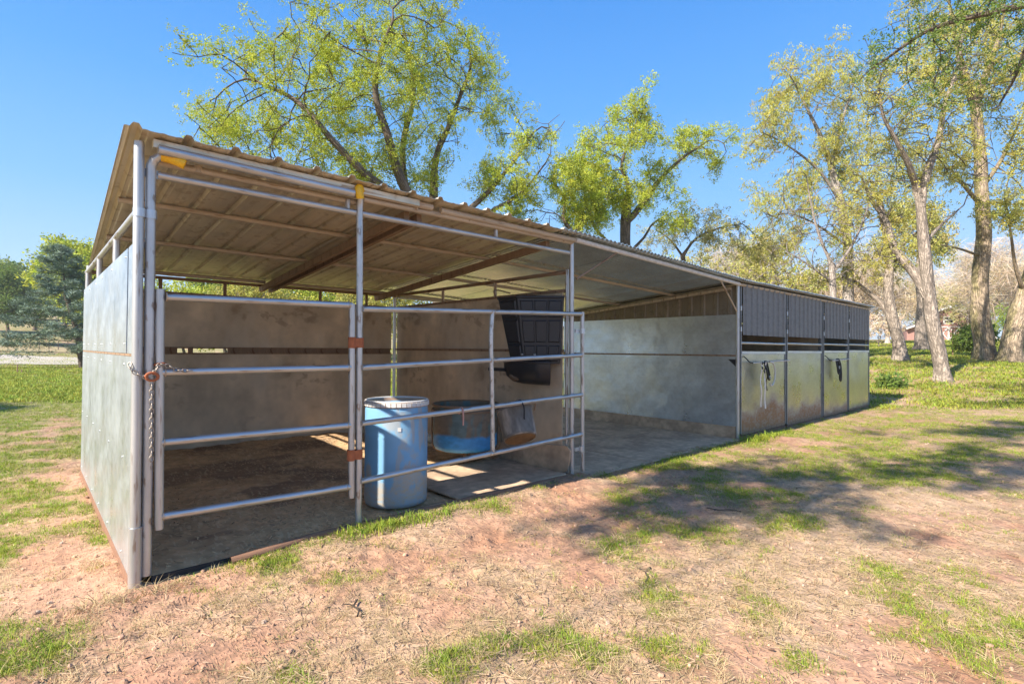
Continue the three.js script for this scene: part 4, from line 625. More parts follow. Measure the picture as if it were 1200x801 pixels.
// front trunk at the right
growTree({
  seed: 1067, name: 'grey_barked_tree', label: 'tree with rough bare trunk standing alone on the grass past the far stall end', bark: BARK.tan, twigBark: BARK.grey, leaf: LEAF.yellow, clump: CLUMP.small, leaves: 2500, leafScale: 0.95, fluff: 0.6, step: 0.36, kill: 0.55, tip: 0.012, wander: 0.9, skip: 16, twigs: 3, leafR: 0.02,
  limbs: [{ pts: [gp(1106, 441, 19), at(1101, 415, 19), at(1093, 375, 19), at(1087, 330, 19), at(1083, 285, 19), at(1079, 240, 19), at(1074, 220, 19)], r: [0.25, 0.14] }, limb([[1079, 238], [1086, 205], [1100, 165, 0.4], [1108, 120, 0.6], [1122, 80, 0.8], [1130, 30, 0.9]], [0.15, 0.03], 19), limb([[1075, 222], [1064, 190, -0.5], [1048, 160, -0.8], [1035, 135, -1], [1030, 100, -1]], [0.12, 0.025], 19), limb([[1089, 345], [1068, 315, 0.5], [1048, 290, 0.9], [1040, 262, 1.2], [1022, 235, 1.4]], [0.19, 0.07], 19), limb([[1083, 285], [1105, 262, 0.6], [1130, 240, 1]], [0.08, 0.02], 19)],
  crowns: [blob(1120, 60, 19.8, 1.9, 2.0, 1.8, 130), blob(1050, 110, 18.2, 1.9, 1.7, 1.6, 130), blob(1085, 150, 19, 1.7, 1.5, 1.6, 90), blob(1020, 215, 20, 1.5, 1.3, 1.5, 80), blob(1130, 190, 20, 1.4, 1.4, 1.4, 70), blob(1045, 300, 20, 1.4, 0.8, 1.2, 50)],
});
growTree({
  seed: 1078, name: 'mossy_tree', label: 'huge old tree with moss streaked upright trunk beside a leaning trunk', bark: BARK.moss, twigBark: BARK.grey, leaf: LEAF.yellow, clump: CLUMP.hang, leaves: 3500, leafScale: 1.05, fluff: 0.8, step: 0.45, kill: 0.7, tip: 0.014, wander: 0.9, skip: 16, twigs: 3, leafR: 0.022,
  limbs: [{ pts: [gp(1156, 414, 26), at(1154, 400, 26), at(1149, 370, 26), at(1149, 330, 26), at(1153, 280, 26), at(1151, 220, 26), at(1147, 160, 26), at(1143, 120, 26)], r: [0.42, 0.2] }, limb([[1143, 125], [1130, 85], [1120, 45, -0.6], [1112, 0, -0.8]], [0.2, 0.04], 26), limb([[1143, 125], [1158, 80, 0.5], [1172, 40, 0.8], [1178, 0, 1]], [0.2, 0.04], 26), limb([[1150, 240], [1128, 215, -0.8], [1108, 190, -1.4]], [0.12, 0.03], 26), limb([[1151, 220], [1172, 190, 0.6], [1192, 150, 1], [1205, 120, 1]], [0.12, 0.03], 26), limb([[1150, 300], [1120, 290, -1], [1090, 285, -2]], [0.07, 0.02], 26)],
  crowns: [blob(1110, 20, 25, 2.6, 2.4, 2.4, 150), blob(1180, 20, 27, 2.6, 2.4, 2.4, 150), blob(1185, 110, 27, 2.2, 2.2, 2.2, 110), blob(1110, 190, 24.5, 1.6, 1.6, 1.8, 80), blob(1150, 90, 25.5, 2, 2, 2, 90), blob(1210, 200, 26.5, 1.6, 2.4, 2, 90)],
});
growTree({
  seed: 1089, name: 'leaning_tree', label: 'thick trunk leaning away from the mossy tree with sunlit orange bark', bark: BARK.moss, twigBark: BARK.grey, leaf: LEAF.yellow, clump: CLUMP.small, leaves: 1200, leafScale: 1.4, fluff: 0.9, step: 0.45, kill: 0.7, tip: 0.01, wander: 0.9, skip: 12, twigs: 2,
  limbs: [{ pts: [gp(1183, 416, 25), at(1185, 400, 25), at(1192, 375, 25), at(1201, 345, 25), at(1214, 305, 25), at(1232, 250, 25), at(1240, 200, 25)], r: [0.42, 0.2] }, limb([[1201, 345], [1190, 310, -0.5], [1186, 280, -0.8], [1180, 240, -1]], [0.10, 0.03], 25)],
  crowns: [blob(1235, 170, 25, 2.2, 2.2, 2.2, 90), blob(1185, 250, 24, 1.2, 1.6, 1.3, 60)],
});
growTree({
  seed: 1090, name: 'dark_leaning_tree', label: 'dark trunk with low crooked limb between the far stall end and the lone trunk', bark: BARK.tan, twigBark: BARK.grey, leaf: LEAF.yellow, clump: CLUMP.small, leaves: 900, leafScale: 1.5, fluff: 0.9, step: 0.42, kill: 0.6, tip: 0.01, wander: 0.95, skip: 10, twigs: 3,
  limbs: [{ pts: [gp(1056, 414, 27), at(1053, 400, 27), at(1046, 372, 27), at(1041, 340, 27), at(1043, 300, 27), at(1036, 260, 27), at(1030, 230, 27)], r: [0.29, 0.14] }, limb([[1046, 375], [1030, 352, 0.6], [1012, 338, 1], [996, 326, 1.2], [970, 330, 1.2]], [0.16, 0.05], 27), limb([[1042, 310], [1060, 285, -0.6], [1076, 270, -1]], [0.1, 0.03], 27)],
  crowns: [blob(1025, 235, 27, 1.8, 1.8, 1.8, 120), blob(985, 320, 28, 1.8, 1.0, 1.6, 90), blob(1075, 265, 26, 1.6, 1.2, 1.5, 80), blob(1040, 300, 27.5, 2, 1.4, 1.6, 80)],
});
growTree({ seed: 1101, name: 'slim_tree', label: 'slim pale trunk seen in front of the red barn', bark: BARK.tan, twigBark: BARK.grey, leaf: LEAF.dull, clump: CLUMP.mid, leaves: 900, fluff: 1.2, step: 0.5, kill: 0.8, tip: 0.012, skip: 6, twigs: 2, limbs: [{ pts: [gp(1080, 409, 38), at(1080, 390, 38), at(1081, 360, 38), at(1078, 320, 38), at(1082, 280, 38)], r: [0.42, 0.2] }], crowns: [blob(1080, 270, 38, 2.6, 2.4, 2.4, 120)] });
// boughs reaching in over the frame's upper right from a tree beside the camera
growTree({
  seed: 1112, name: 'overhanging_tree', label: 'green tree whose dark boughs hang over the lawn beside the far stalls', bark: BARK.dark, leaf: LEAF.deep, clump: CLUMP.small, leaves: 2300, leafScale: 0.62, fluff: 0.3, step: 0.2, kill: 0.3, tip: 0.005, wander: 0.9, skip: 26, twigs: 2, leafR: 0.013,
  limbs: [{ pts: [V(11.6, -0.1, 8.6), V(11.5, 2, 8.4), V(11.3, 4.2, 8.0), V(11.1, 5.6, 7.6)], r: [0.34, 0.2] }, { pts: [V(11.1, 5.6, 7.6), at(1330, -10, 8.2), at(1240, 0, 8.6), at(1160, 15, 8.8), at(1090, 35, 9), at(1030, 75, 9.2)], r: [0.12, 0.02] }, { pts: [at(1240, 0, 8.6), at(1210, 40, 8.8), at(1190, 90, 9.2), at(1170, 125, 9.5)], r: [0.05, 0.015] }, { pts: [V(11.1, 5.6, 7.6), at(1340, -120, 9), at(1220, -90, 9.5), at(1100, -60, 9.8), at(1030, -40, 10)], r: [0.11, 0.02] }, { pts: [V(11.1, 5.6, 7.6), V(11.8, 7.2, 6.8), V(12.6, 9, 6.2)], r: [0.13, 0.03] }],
  crowns: [blob(1150, 20, 8.9, 1.1, 0.55, 1.0, 130), blob(1060, 50, 9.1, 0.65, 0.5, 0.8, 80), blob(1090, 100, 9.4, 0.45, 0.45, 0.6, 22), blob(1010, 95, 9.4, 0.25, 0.28, 0.4, 20), blob(1185, 80, 9.1, 0.4, 0.5, 0.6, 40), blob(1120, -60, 9.7, 1.5, 0.8, 1.2, 130), { c: V(12.6, 9, 6.4), r: [2.2, 1.7, 2.0], n: 200 }, { c: V(10.8, 7.6, 8.8), r: [2.0, 1.5, 1.6], n: 120 }],
});
// trees outside the frame whose shade falls across the grass
growTree({
  seed: 1123, name: 'shade_tree', label: 'leafy tree beside the camera casting dappled shade before the stalls', bark: BARK.dark, leaf: LEAF.green, clump: CLUMP.small, leaves: 2100, leafScale: 1.1, bare: 0.38, fluff: 0.5, step: 0.4, kill: 0.6, tip: 0.005, skip: 14, twigs: 3,
  exp: 5, tropism: 0.02, limbs: [{ pts: [V(-8.4, -0.1, 2.0), V(-8.35, 2, 2.0), V(-8.2, 4, 1.95), V(-8.0, 5.6, 1.9)], r: [0.28, 0.06] }],
  crowns: [{ c: V(-5.0, 7.4, 1.6), r: [1.5, 1.2, 1.15], n: 90 }, { c: V(-3.4, 8.9, 2.6), r: [2.0, 1.3, 1.1], n: 100 }, { c: V(-4.2, 11.2, 2.2), r: [2.4, 1.3, 1.2], n: 100 }, { c: V(-2.6, 12.0, 2.8), r: [1.8, 1.2, 0.8], n: 60 }, { c: V(-6.0, 8.6, 1.0), r: [1.4, 1.1, 0.9], n: 50 }],
});
growTree({
  seed: 1134, name: 'lawn_shade_tree', label: 'leafy tree out on the lawn casting a band of shade', bark: BARK.dark, leaf: LEAF.green, clump: CLUMP.mid, leaves: 4200, leafScale: 1.2, fluff: 1.0, step: 0.5, kill: 0.8, tip: 0.009, skip: 10, twigs: 2,
  limbs: [{ pts: [V(-16, -0.1, -14.5), V(-15.8, 2.5, -14.5), V(-15.5, 5, -14.3)], r: [0.4, 0.25] }],
  crowns: [{ c: V(-15, 8, -14.2), r: [3.4, 2.6, 1.8], n: 200 }],
});
// ---- left distance
{ // blue green cedar by the drive
  const d = 37, base = gp(97, 408, d), r = rng(1145), t = thing('cedar_tree', 'blue green cedar with tiered drooping branches beyond the gravel drive', 'tree'); t.position.copy(base);
  const H = 8.6, lean = V(-1.8, 0, 0), wood = [pipe([0, -0.1, 0], [-0.25, 2.2, 0], 0.2, 10), pipe([-0.25, 2.2, 0], [-1.0, H * 0.62, 0], 0.15, 8), pipe([-1.0, H * 0.62, 0], [-1.3, H, 0], 0.06, 6)], spots = [];
  for (let i = 0; i < 60; i++) { const f = Math.pow(i / 60, 0.9), y = lerp(1.0, H * 0.98, f), L = lerp(4.1, 0.5, Math.pow(f, 1.15)) * (0.6 + 0.55 * r()), a = i * 2.4 + r(), bx = lerp(-0.2, -1.3, f), s = V(bx, y, 0), e = V(bx + Math.cos(a) * L - 0.9 * (1 - f), y + L * (0.12 - 0.22 * r()) + 0.2, Math.sin(a) * L); wood.push(pipe(s, e, 0.025, 4)); for (let k = 0; k < 16 + L * 16; k++) { const u = 0.15 + 0.85 * Math.sqrt(r()), w = L * 0.24 * (1.1 - u) + 0.12; spots.push(s.clone().lerp(e, u).add(V((r() - 0.5) * 2 * w, (r() - 0.62) * 0.34, (r() - 0.5) * 2 * w))); } }
  part(t, 'trunk', wood, BARK.dark);
  const im = new THREE.InstancedMesh(CLUMP.needle, LEAF.blue, spots.length), m4 = new THREE.Matrix4(), q = new THREE.Quaternion(), col = new THREE.Color(); spots.forEach((p, i) => { q.setFromEuler(new THREE.Euler((r() - 0.5) * 0.9, r() * 6.3, (r() - 0.5) * 0.9)); const s = 0.7 + 0.6 * r(); m4.compose(p, q, V(s, s * 0.6, s)); im.setMatrixAt(i, m4); const w = 0.7 + 0.55 * r(); im.setColorAt(i, col.setRGB(w, w, w * (0.8 + 0.4 * r()))); }); im.name = 'foliage'; im.userData.kind = 'stuff'; t.add(im);
}
function farTree(px, py, d, h, w, name, label, leaf, clump, n, bk, seed, group, opts = {}) {
  const b = gp(px, py, d), f = opts.trunk ?? 0.28, pts = [b, V(b.x + 0.02 * h, b.y + h * f * 0.6, b.z), V(b.x - 0.01 * h, b.y + h * f * 1.5, b.z)];
  return growTree({ seed, name, label, group, bark: bk, leaf, clump, leaves: n, leafScale: opts.s || 1, fluff: opts.fluff || 1.6, step: h / 20, kill: h / 13, tip: opts.tip || 0.014, skip: 3, twigs: 2, wander: 0.9, leafR: 0.04, limbs: [{ pts, r: [h * 0.022, h * 0.012] }], crowns: [{ c: V(b.x, b.y + h * 0.62, b.z), r: [w / 2, h * 0.38, w / 2], n: 110 }, { c: V(b.x + w * 0.18, b.y + h * 0.5, b.z + w * 0.1), r: [w * 0.36, h * 0.26, w * 0.36], n: 45 }, { c: V(b.x - w * 0.2, b.y + h * 0.7, b.z - w * 0.1), r: [w * 0.3, h * 0.25, w * 0.3], n: 45 }] });
}
farTree(100, 402, 58, 14, 9, 'young_green_tree', 'bright green tree rising behind the cedar', LEAF.spring, CLUMP.big, 1900, BARK.dark, 1201, undefined, { fluff: 1.4 });
farTree(6, 398, 88, 13, 13, 'oak_tree', 'dark rounded oak left of the cedar across the field', LEAF.deep, CLUMP.big, 2300, BARK.dark, 1202);
[[-60, 392, 110, 15, 13], [40, 388, 125, 17, 15], [75, 388, 140, 16, 14], [-15, 386, 150, 20, 16], [20, 384, 165, 17, 16], [110, 386, 135, 18, 14], [165, 388, 120, 13, 13]].forEach(([px, py, d, h, w], i) => farTree(px, py, d, h, w, 'field_edge_tree', ['mid green tree in the row along the far edge of the field', 'dark green tree in the row along the far edge of the field', 'dull olive tree in the row along the far edge of the field'][i % 3], [LEAF.green, LEAF.deep, LEAF.dull][i % 3], CLUMP.far, 1100, BARK.dark, 1210 + i, 'trees along the far edge of the field', { fluff: 2.0 }));
// ---- behind the shelter, seen through the gap under the roof and along the back
[[215, 395, 40, 7, 7], [262, 396, 46, 9, 8], [305, 396, 38, 7, 7], [352, 396, 44, 8, 8], [395, 396, 50, 9, 9], [440, 397, 42, 8, 8], [600, 400, 46, 8, 8], [655, 400, 52, 9, 9], [720, 400, 48, 9, 9], [775, 400, 55, 9.5, 10]].forEach(([px, py, d, h, w], i) => farTree(px, py, d, h, w, 'hedge_tree', ['bright spring green tree in the belt behind the shelter', 'mid green bushy tree in the belt behind the shelter', 'yellow leafed bushy tree in the belt behind the shelter'][i % 3], [LEAF.spring, LEAF.green, LEAF.yellow][i % 3], CLUMP.mid, 1500, BARK.dark, 1230 + i, 'trees in the belt behind the shelter', { fluff: 1.3, s: 1.3, trunk: 0.16 }));
// ---- thin woods on the right
[[835, 402, 50, 10, 9], [880, 402, 58, 12, 9], [915, 402, 47, 9.5, 8], [955, 402, 60, 8.7, 8.5], [1010, 400, 66, 8.7, 9.3], [1040, 400, 56, 10, 9], [1075, 396, 86, 10.5, 11.0], [1105, 396, 92, 11.8, 11.9], [1135, 396, 80, 9.9, 10.2], [1165, 398, 60, 12, 9], [1195, 398, 70, 10.5, 10.2], [1225, 398, 64, 9.9, 9.3]].forEach(([px, py, d, h, w], i) => farTree(px, py, d, h, w, 'woodland_tree', ['budding dull green tree in the thin woods beyond the grass', 'bare tan twigged tree in the thin woods beyond the grass', 'yellow leafed tree in the thin woods beyond the grass', 'bare tan twigged tree in the thin woods beyond the grass'][i % 4], [LEAF.dull, LEAF.tan, LEAF.yellow, LEAF.tan][i % 4], i % 2 ? CLUMP.twig : CLUMP.mid, i % 2 ? 1000 : 800, [BARK.tan, BARK.pale][i % 2], 1250 + i, 'trees of the thin woods', { fluff: 1.8, s: i % 2 ? 2.2 : 1.3, trunk: 0.2, tip: 0.026 }));
// shrubs
function shrub(px, py, d, h, w, name, label, leaf, n, seed) { const b = gp(px, py, d); const t = growTree({ seed, name, label, category: 'shrub', bark: BARK.grey, leaf, clump: CLUMP.mid, leaves: n, leafScale: 0.9, fluff: 0.5, step: h / 10, kill: h / 8, tip: 0.007, skip: 0, twigs: 2, leafR: 0.03, limbs: [{ pts: [b, V(b.x, b.y + h * 0.3, b.z)], r: [0.04, 0.02] }], crowns: [{ c: V(b.x, b.y + h * 0.55, b.z), r: [w / 2, h * 0.45, w / 2], n: 90 }] }); return t; }
shrub(1139, 413, 29, 2.0, 1.7, 'evergreen_shrub', 'dark evergreen shrub at the foot of the mossy tree', LEAF.deep, 420, 1301);
shrub(1046, 444, 18.4, 0.28, 0.6, 'low_weed_clump', 'dark green weed clump on the grass by the far stall end', LEAF.deep, 130, 1302);
shrub(1030, 404, 46, 3.4, 4.5, 'brush_thicket', 'brown twiggy thicket behind the far stall end', LEAF.tan, 500, 1303);
shrub(1200, 404, 40, 3.5, 5, 'shady_thicket', 'green thicket behind the leaning trunk', LEAF.green, 520, 1304);

// ---------------------------------------------------------------- red barn in the distance
{
  const d = 84, c = at(1112, 400, d), b = thing('red_barn', 'faded red barn with white trim and crossed doors beyond the trees', 'barn'); const y = terrain(c.x, c.z) - 0.1; b.position.set(c.x, y, c.z); b.lookAt(EYE.x, y, EYE.z); b.rotateY(0.22);
  const red = std([0.36, 0.20, 0.17], 0.85, { map: grain }), trim = std([0.62, 0.60, 0.58], 0.7), roofm = std([0.34, 0.31, 0.29], 0.8, { map: grain }), dark = std([0.05, 0.045, 0.045], 0.6);
  for (let i = 0; i < 14; i++) part(b, 'wall_board', box(-2.35 + i * 0.336, 0, -8, -2.35 + i * 0.336 + 0.326, 3.9 + 1.35 * (1 - Math.abs((i + 0.5) / 7 - 1)), 0), red);
  for (const s of [-1, 1]) { for (let i = 0; i < 9; i++) { const x0 = s * (2.4 + i * 0.33), x1 = s * (2.4 + i * 0.33 + 0.32); part(b, 'wing_board', box(Math.min(x0, x1), 0, -8, Math.max(x0, x1), 3.1 - i * 0.14, -0.3), red); }
    const wr = new THREE.BoxGeometry(3.5, 0.1, 9); wr.rotateZ(-s * 0.40); wr.translate(s * 3.95, 2.68, -4); part(b, 'wing_roof', wr, roofm); const wt = new THREE.BoxGeometry(3.5, 0.28, 0.08); wt.rotateZ(-s * 0.40); wt.translate(s * 3.95, 2.66, 0.55); part(b, 'roof_trim', wt, trim);
    const mr = new THREE.BoxGeometry(2.95, 0.1, 9); mr.rotateZ(-s * 0.52); mr.translate(s * 1.3, 4.75, -4); part(b, 'main_roof', mr, roofm); const mt = new THREE.BoxGeometry(2.95, 0.26, 0.08); mt.rotateZ(-s * 0.52); mt.translate(s * 1.3, 4.72, 0.56); part(b, 'roof_trim', mt, trim); }
  for (const s of [-1, 1]) { const dr = sub(b, 'barn_door'); part(dr, 'panel', box(s > 0 ? 0.03 : -1.4, 0.02, 0.01, s > 0 ? 1.4 : -0.03, 2.25, 0.06), red); for (const [x0, y0, x1, y1] of [[0.06, 0.06, 1.37, 2.2], [1.37, 0.06, 0.06, 2.2], [0.06, 0.06, 1.37, 0.06], [0.06, 2.2, 1.37, 2.2], [0.06, 0.06, 0.06, 2.2], [1.37, 0.06, 1.37, 2.2]]) part(dr, 'brace', pipe([s * x0, y0, 0.09], [s * x1, y1, 0.09], 0.08, 4), trim); }
  const ld = sub(b, 'loft_window'); part(ld, 'pane', box(-0.55, 2.75, 0.005, 0.55, 3.75, 0.03), dark); for (const x of [-0.6, 0, 0.6]) part(ld, 'frame', box(x - 0.07, 2.7, 0.03, x + 0.07, 3.85, 0.1), trim); for (const yy of [2.7, 3.25, 3.75]) part(ld, 'frame', box(-0.66, yy, 0.031, 0.66, yy + 0.12, 0.098), trim);
}
// ---------------------------------------------------------------- small things in the distance
{
  const f = thing('wire_fence', 'thin post and wire fence across the far field', 'fence'); const n = 12;
  for (let i = 0; i < n; i++) { const p = gp(-20 + i * 11, 404, 82); part(f, 'post', pipe([p.x, p.y, p.z], [p.x, p.y + 1.5, p.z], 0.06, 6), BARK.dark); if (i) { const q = gp(-20 + (i - 1) * 11, 404, 82); for (const h of [0.6, 1.1, 1.45]) part(f, 'wire', pipe([q.x, q.y + h, q.z], [p.x, p.y + h, p.z], 0.012, 4), M.rustPipe); } }
  const s = thing('marker_stakes', 'two small stakes on the lawn before the drive', 'stakes'); for (const x of [20, 25]) { const p = gp(x, 436, 29); part(s, 'stake', pipe([p.x, p.y, p.z], [p.x, p.y + 0.62 - (x - 20) * 0.05, p.z], 0.03, 6), M.rustPipe); }
  const t = thing('steel_post', 'thin rusty post standing by the evergreen shrub', 'post'); const p = gp(1117, 413, 30); part(t, 'post', pipe([p.x, p.y, p.z], [p.x, p.y + 1.6, p.z], 0.04, 6), M.rustPipe);
}

for (const [x, z, a, L, lab] of [[2.55, 2.05, 0.5, 0.24, 'thin dark stick lying on the bare soil before the fence'], [4.3, 1.75, 2.2, 0.3, 'forked twig lying in the dappled shade before the second stall'], [0.9, 1.2, 1.2, 0.18, 'short broken twig lying before the pipe gate']]) {
  const t = thing('fallen_stick', lab, 'stick'), y = groundY(x, z) + 0.012; t.position.set(x, y, z); t.rotation.y = a;
  part(t, 'stick', tube([[-L / 2, 0, 0], [-L / 5, 0.006, 0.012], [L / 6, 0.003, -0.008], [L / 2, 0.01, 0.015]], 0.0055, 14, 6), BARK.dark); part(t, 'side_twig', tube([[L / 8, 0.004, -0.006], [L / 4, 0.012, -0.04], [L / 3, 0.01, -0.07]], 0.0032, 8, 5), BARK.dark);
}
// ---------------------------------------------------------------- grass, straw, clods
function tuft(seed, n, h, w, spread, lean) {
  const r = rng(seed), p = [], ix = [];
  for (let i = 0; i < n; i++) {
    const a = r() * 6.283, d = spread * Math.sqrt(r()), b = V(Math.cos(a) * d, -0.01, Math.sin(a) * d), t = r() * 6.283, L = h * (0.55 + 0.6 * r()), ln = lean * (0.3 + r()), dir = V(Math.cos(t), 0, Math.sin(t)), s = V(-Math.sin(t + 0.6), 0, Math.cos(t + 0.6)), o = p.length / 3;
    for (const [f, ww] of [[0, 1], [0.55, 0.75]]) { const c = b.clone().addScaledVector(dir, L * ln * f * f).add(V(0, L * f, 0)); for (const k of [-1, 1]) { const q = c.clone().addScaledVector(s, k * ww * w); p.push(q.x, q.y, q.z); } }
    const c = b.clone().addScaledVector(dir, L * ln).add(V(0, L * (1 - 0.25 * ln), 0)); p.push(c.x, c.y, c.z); ix.push(o, o + 1, o + 2, o + 1, o + 3, o + 2, o + 2, o + 3, o + 4);
  }
  const g = new THREE.BufferGeometry(); g.setAttribute('position', new THREE.Float32BufferAttribute(p, 3)); g.setIndex(ix); g.computeVertexNormals(); return g;
}
function scatter(name, label, category, geo, mat, spots, tint) {
  const im = new THREE.InstancedMesh(geo, mat, spots.length), m4 = new THREE.Matrix4(), q = new THREE.Quaternion(), col = new THREE.Color();
  spots.forEach((s, i) => { q.setFromEuler(s.e); m4.compose(s.p, q, s.s); im.setMatrixAt(i, m4); im.setColorAt(i, col.setRGB(...tint(s))); });
  im.name = numbered(name); im.userData = { kind: 'stuff', label, category }; im.receiveShadow = true; scene.add(im); return im;
}
const grassMat = (c) => new THREE.MeshPhysicalMaterial({ color: new THREE.Color().setRGB(...c), roughness: 0.75, transmission: 0.3, thickness: 0, specularIntensity: 0.3, side: THREE.DoubleSide });
// a random place on the ground seen by the lens or next to it: depth chosen so that near ground gets more
function place(r, near, far, pw) { const d = near * Math.pow(far / near, Math.pow(r(), pw)), px = -260 + r() * 1720, x = EYE.x + (FWD.x * d + RIGHT.x * (px - 600) / FOCAL * d), z = EYE.z + (FWD.z * d + RIGHT.z * (px - 600) / FOCAL * d); return [x, z, d]; }
const inside = (x, z, m = 0) => x > -0.03 - m && x < 16.72 + m && z < 0.05 + m && z > -4.08 - m;
{
  const r = rng(2001), spots = { green: [], dry: [], far: [], weed: [] };
  for (let i = 0; i < 240000; i++) {
    const [x, z, d] = place(r, 2.0, 20, 0.95); if (inside(x, z)) continue; const g = green(x, z), fine = fbm(x * 6.5, z * 6.5, 2011, 3); 
    if (r() < Math.pow(g, 1.25) * 0.85 * sstep(0.34, 0.60, fine + g * 0.16) || r() < 0.07 * sstep(0.60, 0.66, fbm(x * 4.2 + 50, z * 4.2, 2015, 2))) { const s = (0.35 + 0.55 * r()) * (0.7 + 0.35 * g) * (1 + d * 0.03); spots.green.push({ p: V(x, groundY(x, z), z), e: new THREE.Euler((r() - 0.5) * 0.5, r() * 6.3, (r() - 0.5) * 0.5), s: V(s, s * (0.6 + 0.6 * r()), s), d, k: r() }); }
    else if (r() < 0.12 * (0.15 + straw(x, z) + 0.8 * g)) { const s = (0.45 + 0.55 * r()) * (1 + d * 0.03); spots.dry.push({ p: V(x, groundY(x, z), z), e: new THREE.Euler((r() - 0.5) * 0.9, r() * 6.3, (r() - 0.5) * 0.9), s: V(s, s * 0.55, s), k: r() }); }
  }
  for (let i = 0; i < 46000; i++) { const [x, z, d] = place(r, 14, 75, 0.9); if (inside(x, z, 0.1)) continue; if (d > 36 && x < 12 && z < -25) { if (r() < 0.6) continue; } const g = green(x, z); if (r() < g) { const s = 2.0 + 1.6 * r() + d * 0.03; spots.far.push({ p: V(x, groundY(x, z), z), e: new THREE.Euler(0, r() * 6.3, 0), s: V(s, s * (0.5 + 0.5 * r()), s), k: r() }); } }
  // lush tufts along thresholds and posts
  const line = [[0.18, 0.06, 14, 1.0, 0], [0.62, 0.07, 22, 0.9, 1], [1.55, 0.10, 60, 1.5, 1], [1.9, 0.14, 60, 1.5, 1], [2.25, 0.13, 30, 1.2, 1], [2.7, 0.22, 26, 1.0, 1], [1.2, 0.07, 14, 1.0, 1], [3.5, 0.1, 10, 0.8, 1], [4.45, 0.1, 16, 1.0, 1], [8.62, 0.2, 40, 2.6, 1], [9.2, 0.2, 50, 1.7, 1], [9.9, 0.2, 40, 1.4, 1], [-0.06, 0.12, 30, 1.5, 0], [-0.12, -0.6, 24, 1.0, 0], [7.2, 0.22, 30, 1.2, 1], [6.0, 0.2, 30, 1.1, 1], [5.2, 0.18, 20, 1.0, 1], [11.2, 0.2, 20, 1.2, 1]];
  for (const [x0, z0, n, sc, gr] of line) for (let i = 0; i < n; i++) { const x = x0 + (r() + r() + r() - 1.5) * 0.34, z = z0 + Math.abs(r() + r() - 1) * 0.22; if (inside(x, z, -0.02)) continue; const s = sc * (0.6 + 0.7 * r()); const e = { p: V(x, groundY(x, z), z), e: new THREE.Euler((r() - 0.5) * 0.4, r() * 6.3, (r() - 0.5) * 0.4), s: V(s, s, s), d: 4, k: r() }; (gr ? spots.green : spots.dry).push(e); }
  const gt = tuft(31, 12, 0.046, 0.0021, 0.055, 1.0), dt = tuft(32, 9, 0.06, 0.0016, 0.05, 1.6), ft = tuft(33, 14, 0.05, 0.0032, 0.085, 0.9);
  scatter('green_grass', 'short green grass patches growing through the soil', 'grass', gt, grassMat([0.255, 0.335, 0.05]), spots.green, (s) => { const w = 0.7 + 0.6 * s.k; return [w * (0.8 + 0.5 * ((s.k * 7) % 1)), w, w * 0.8]; });
  scatter('dry_grass', 'dry straw coloured grass tufts', 'grass', dt, grassMat([0.54, 0.42, 0.23]), spots.dry, (s) => { const w = 0.7 + 0.5 * s.k; return [w, w, w]; });
  scatter('meadow_grass', 'long green meadow grass beyond the shelter', 'grass', ft, grassMat([0.27, 0.35, 0.06]), spots.far, (s) => { const w = 0.7 + 0.6 * s.k, y = (s.k * 13) % 1; return [w * (0.8 + 0.6 * y), w, w * 0.8]; });
  // litter: cut straw, dead leaves, clods
  const sg = new THREE.BoxGeometry(0.055, 0.0016, 0.0024), litter = [], leafy = [], clods = [];
  for (let i = 0; i < 110000; i++) { const [x, z, d] = place(r, 2.0, 13, 0.9); if (inside(x, z)) continue; const st = straw(x, z); const k = r(); if (k < 0.30 * (0.06 + st)) litter.push({ p: V(x, groundY(x, z) + 0.006 + 0.006 * r(), z), e: new THREE.Euler((r() - 0.5) * 0.5, r() * 6.3, (r() - 0.5) * 0.5), s: V(0.4 + 1.3 * r(), 1, 0.7 + 0.9 * r()), k: r() }); else if (k > 0.93) clods.push({ p: V(x, groundY(x, z) + 0.002, z), e: new THREE.Euler(r() * 6, r() * 6, r() * 6), s: V(1, 0.7, 1).multiplyScalar(0.2 + 0.9 * Math.pow(r(), 4)), k: r() }); else if (k > 0.924) leafy.push({ p: V(x, groundY(x, z) + 0.008, z), e: new THREE.Euler(Math.PI / 2 + (r() - 0.5) * 0.7, (r() - 0.5) * 0.7, r() * 6.3), s: V(1, 1, 1).multiplyScalar(0.3 + 0.45 * r()), k: r() }); }
  scatter('straw_litter', 'short dry straw strewn over the red soil', 'straw', sg, std([0.50, 0.36, 0.225], 0.85), litter, (s) => { const w = 0.6 + 0.6 * s.k; return [w, w, w * (0.85 + 0.2 * s.k)]; });
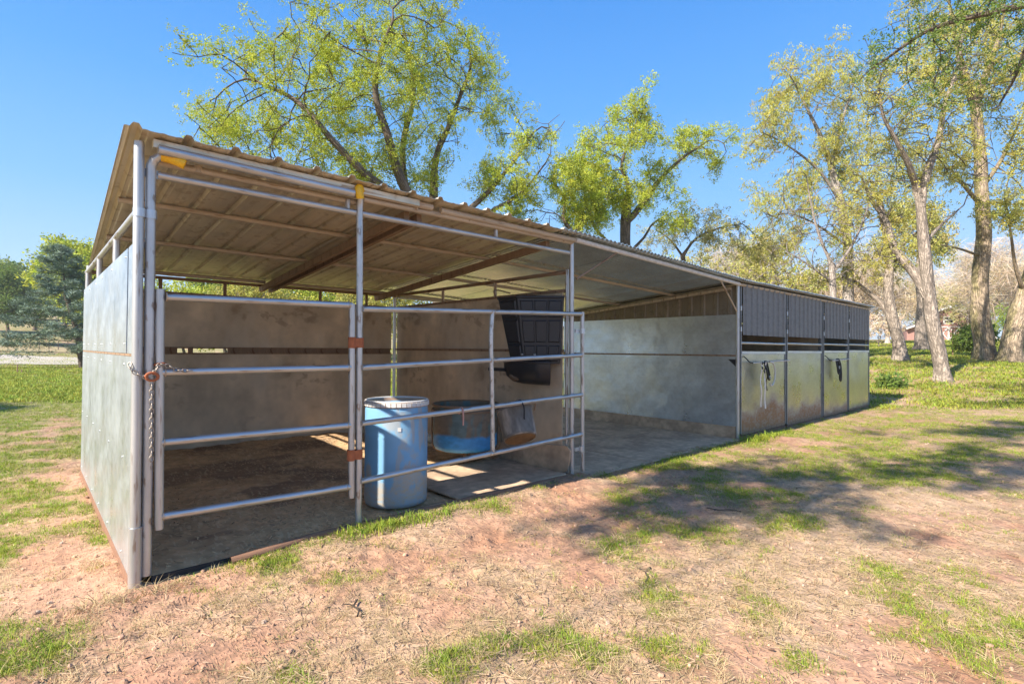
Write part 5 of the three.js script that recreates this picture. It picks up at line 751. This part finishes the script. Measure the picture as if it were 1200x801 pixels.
  const chips = []; for (let i = 0; i < 9000; i++) { const x = 0.1 + 3.9 * r(), z = -3.9 + 3.8 * Math.pow(r(), 0.8); if (fbm(x * 1.6, z * 1.6, 2041, 3) < 0.30 + 0.35 * r()) continue; const y = 0.02 + 0.15 * sstep(-2.2, -3.9, z) * sstep(4.3, 3.0, x) + 0.035 * (fbm(x * 2.4, z * 2.4, 501, 4) - 0.5) + 0.05 * (fbm(x * 9, z * 9, 505, 3) - 0.5) * sstep(3.4, 2.6, x); if (x > 2.5 && z > -1.25) continue; chips.push({ p: V(x, y + 0.006, z), e: new THREE.Euler((r() - 0.5) * 0.8, r() * 6.3, (r() - 0.5) * 0.8), s: V(0.25 + 0.5 * r(), 1.6, 1 + 3 * r()), k: r() }); }
  scatter('wood_shavings', 'tan shavings and hay bits on the first stall floor', 'shavings', sg, std([0.66, 0.46, 0.26], 0.9), chips, (s) => { const w = 0.5 + 0.7 * s.k; return [w, w, w]; });
  const cg = new THREE.IcosahedronGeometry(0.016, 1); { const p = cg.attributes.position; for (let i = 0; i < p.count; i++) { const n = 0.7 + 0.6 * vnoise(p.getX(i) * 130 + 5, p.getY(i) * 130 + p.getZ(i) * 90, 2031); p.setXYZ(i, p.getX(i) * n, p.getY(i) * n, p.getZ(i) * n); } cg.computeVertexNormals(); }
  scatter('soil_clods', 'crumbs and clods of red soil with pebbles', 'soil', cg, std([0.42, 0.26, 0.17], 0.95), clods, (s) => s.k > 0.96 ? [1.0, 1.2, 1.4] : [0.7 + 0.6 * s.k, 0.7 + 0.6 * s.k, 0.7 + 0.6 * s.k]);
  const lg = new THREE.CircleGeometry(0.02, 6).scale(1.3, 0.6, 1); scatter('dead_leaves', 'small brown dead leaves lying on the soil', 'leaves', lg, std([0.24, 0.13, 0.075], 0.85), leafy, (s) => [0.5 + s.k, 0.5 + 0.9 * s.k, 0.5 + 0.8 * s.k]);
}
scene.fog = new THREE.FogExp2(new THREE.Color().setRGB(0.80, 0.84, 0.88), 0.0004);
scene.traverse((o) => { if (o.isMesh) { o.castShadow = true; o.receiveShadow = true; } });
renderer.render(scene, camera);
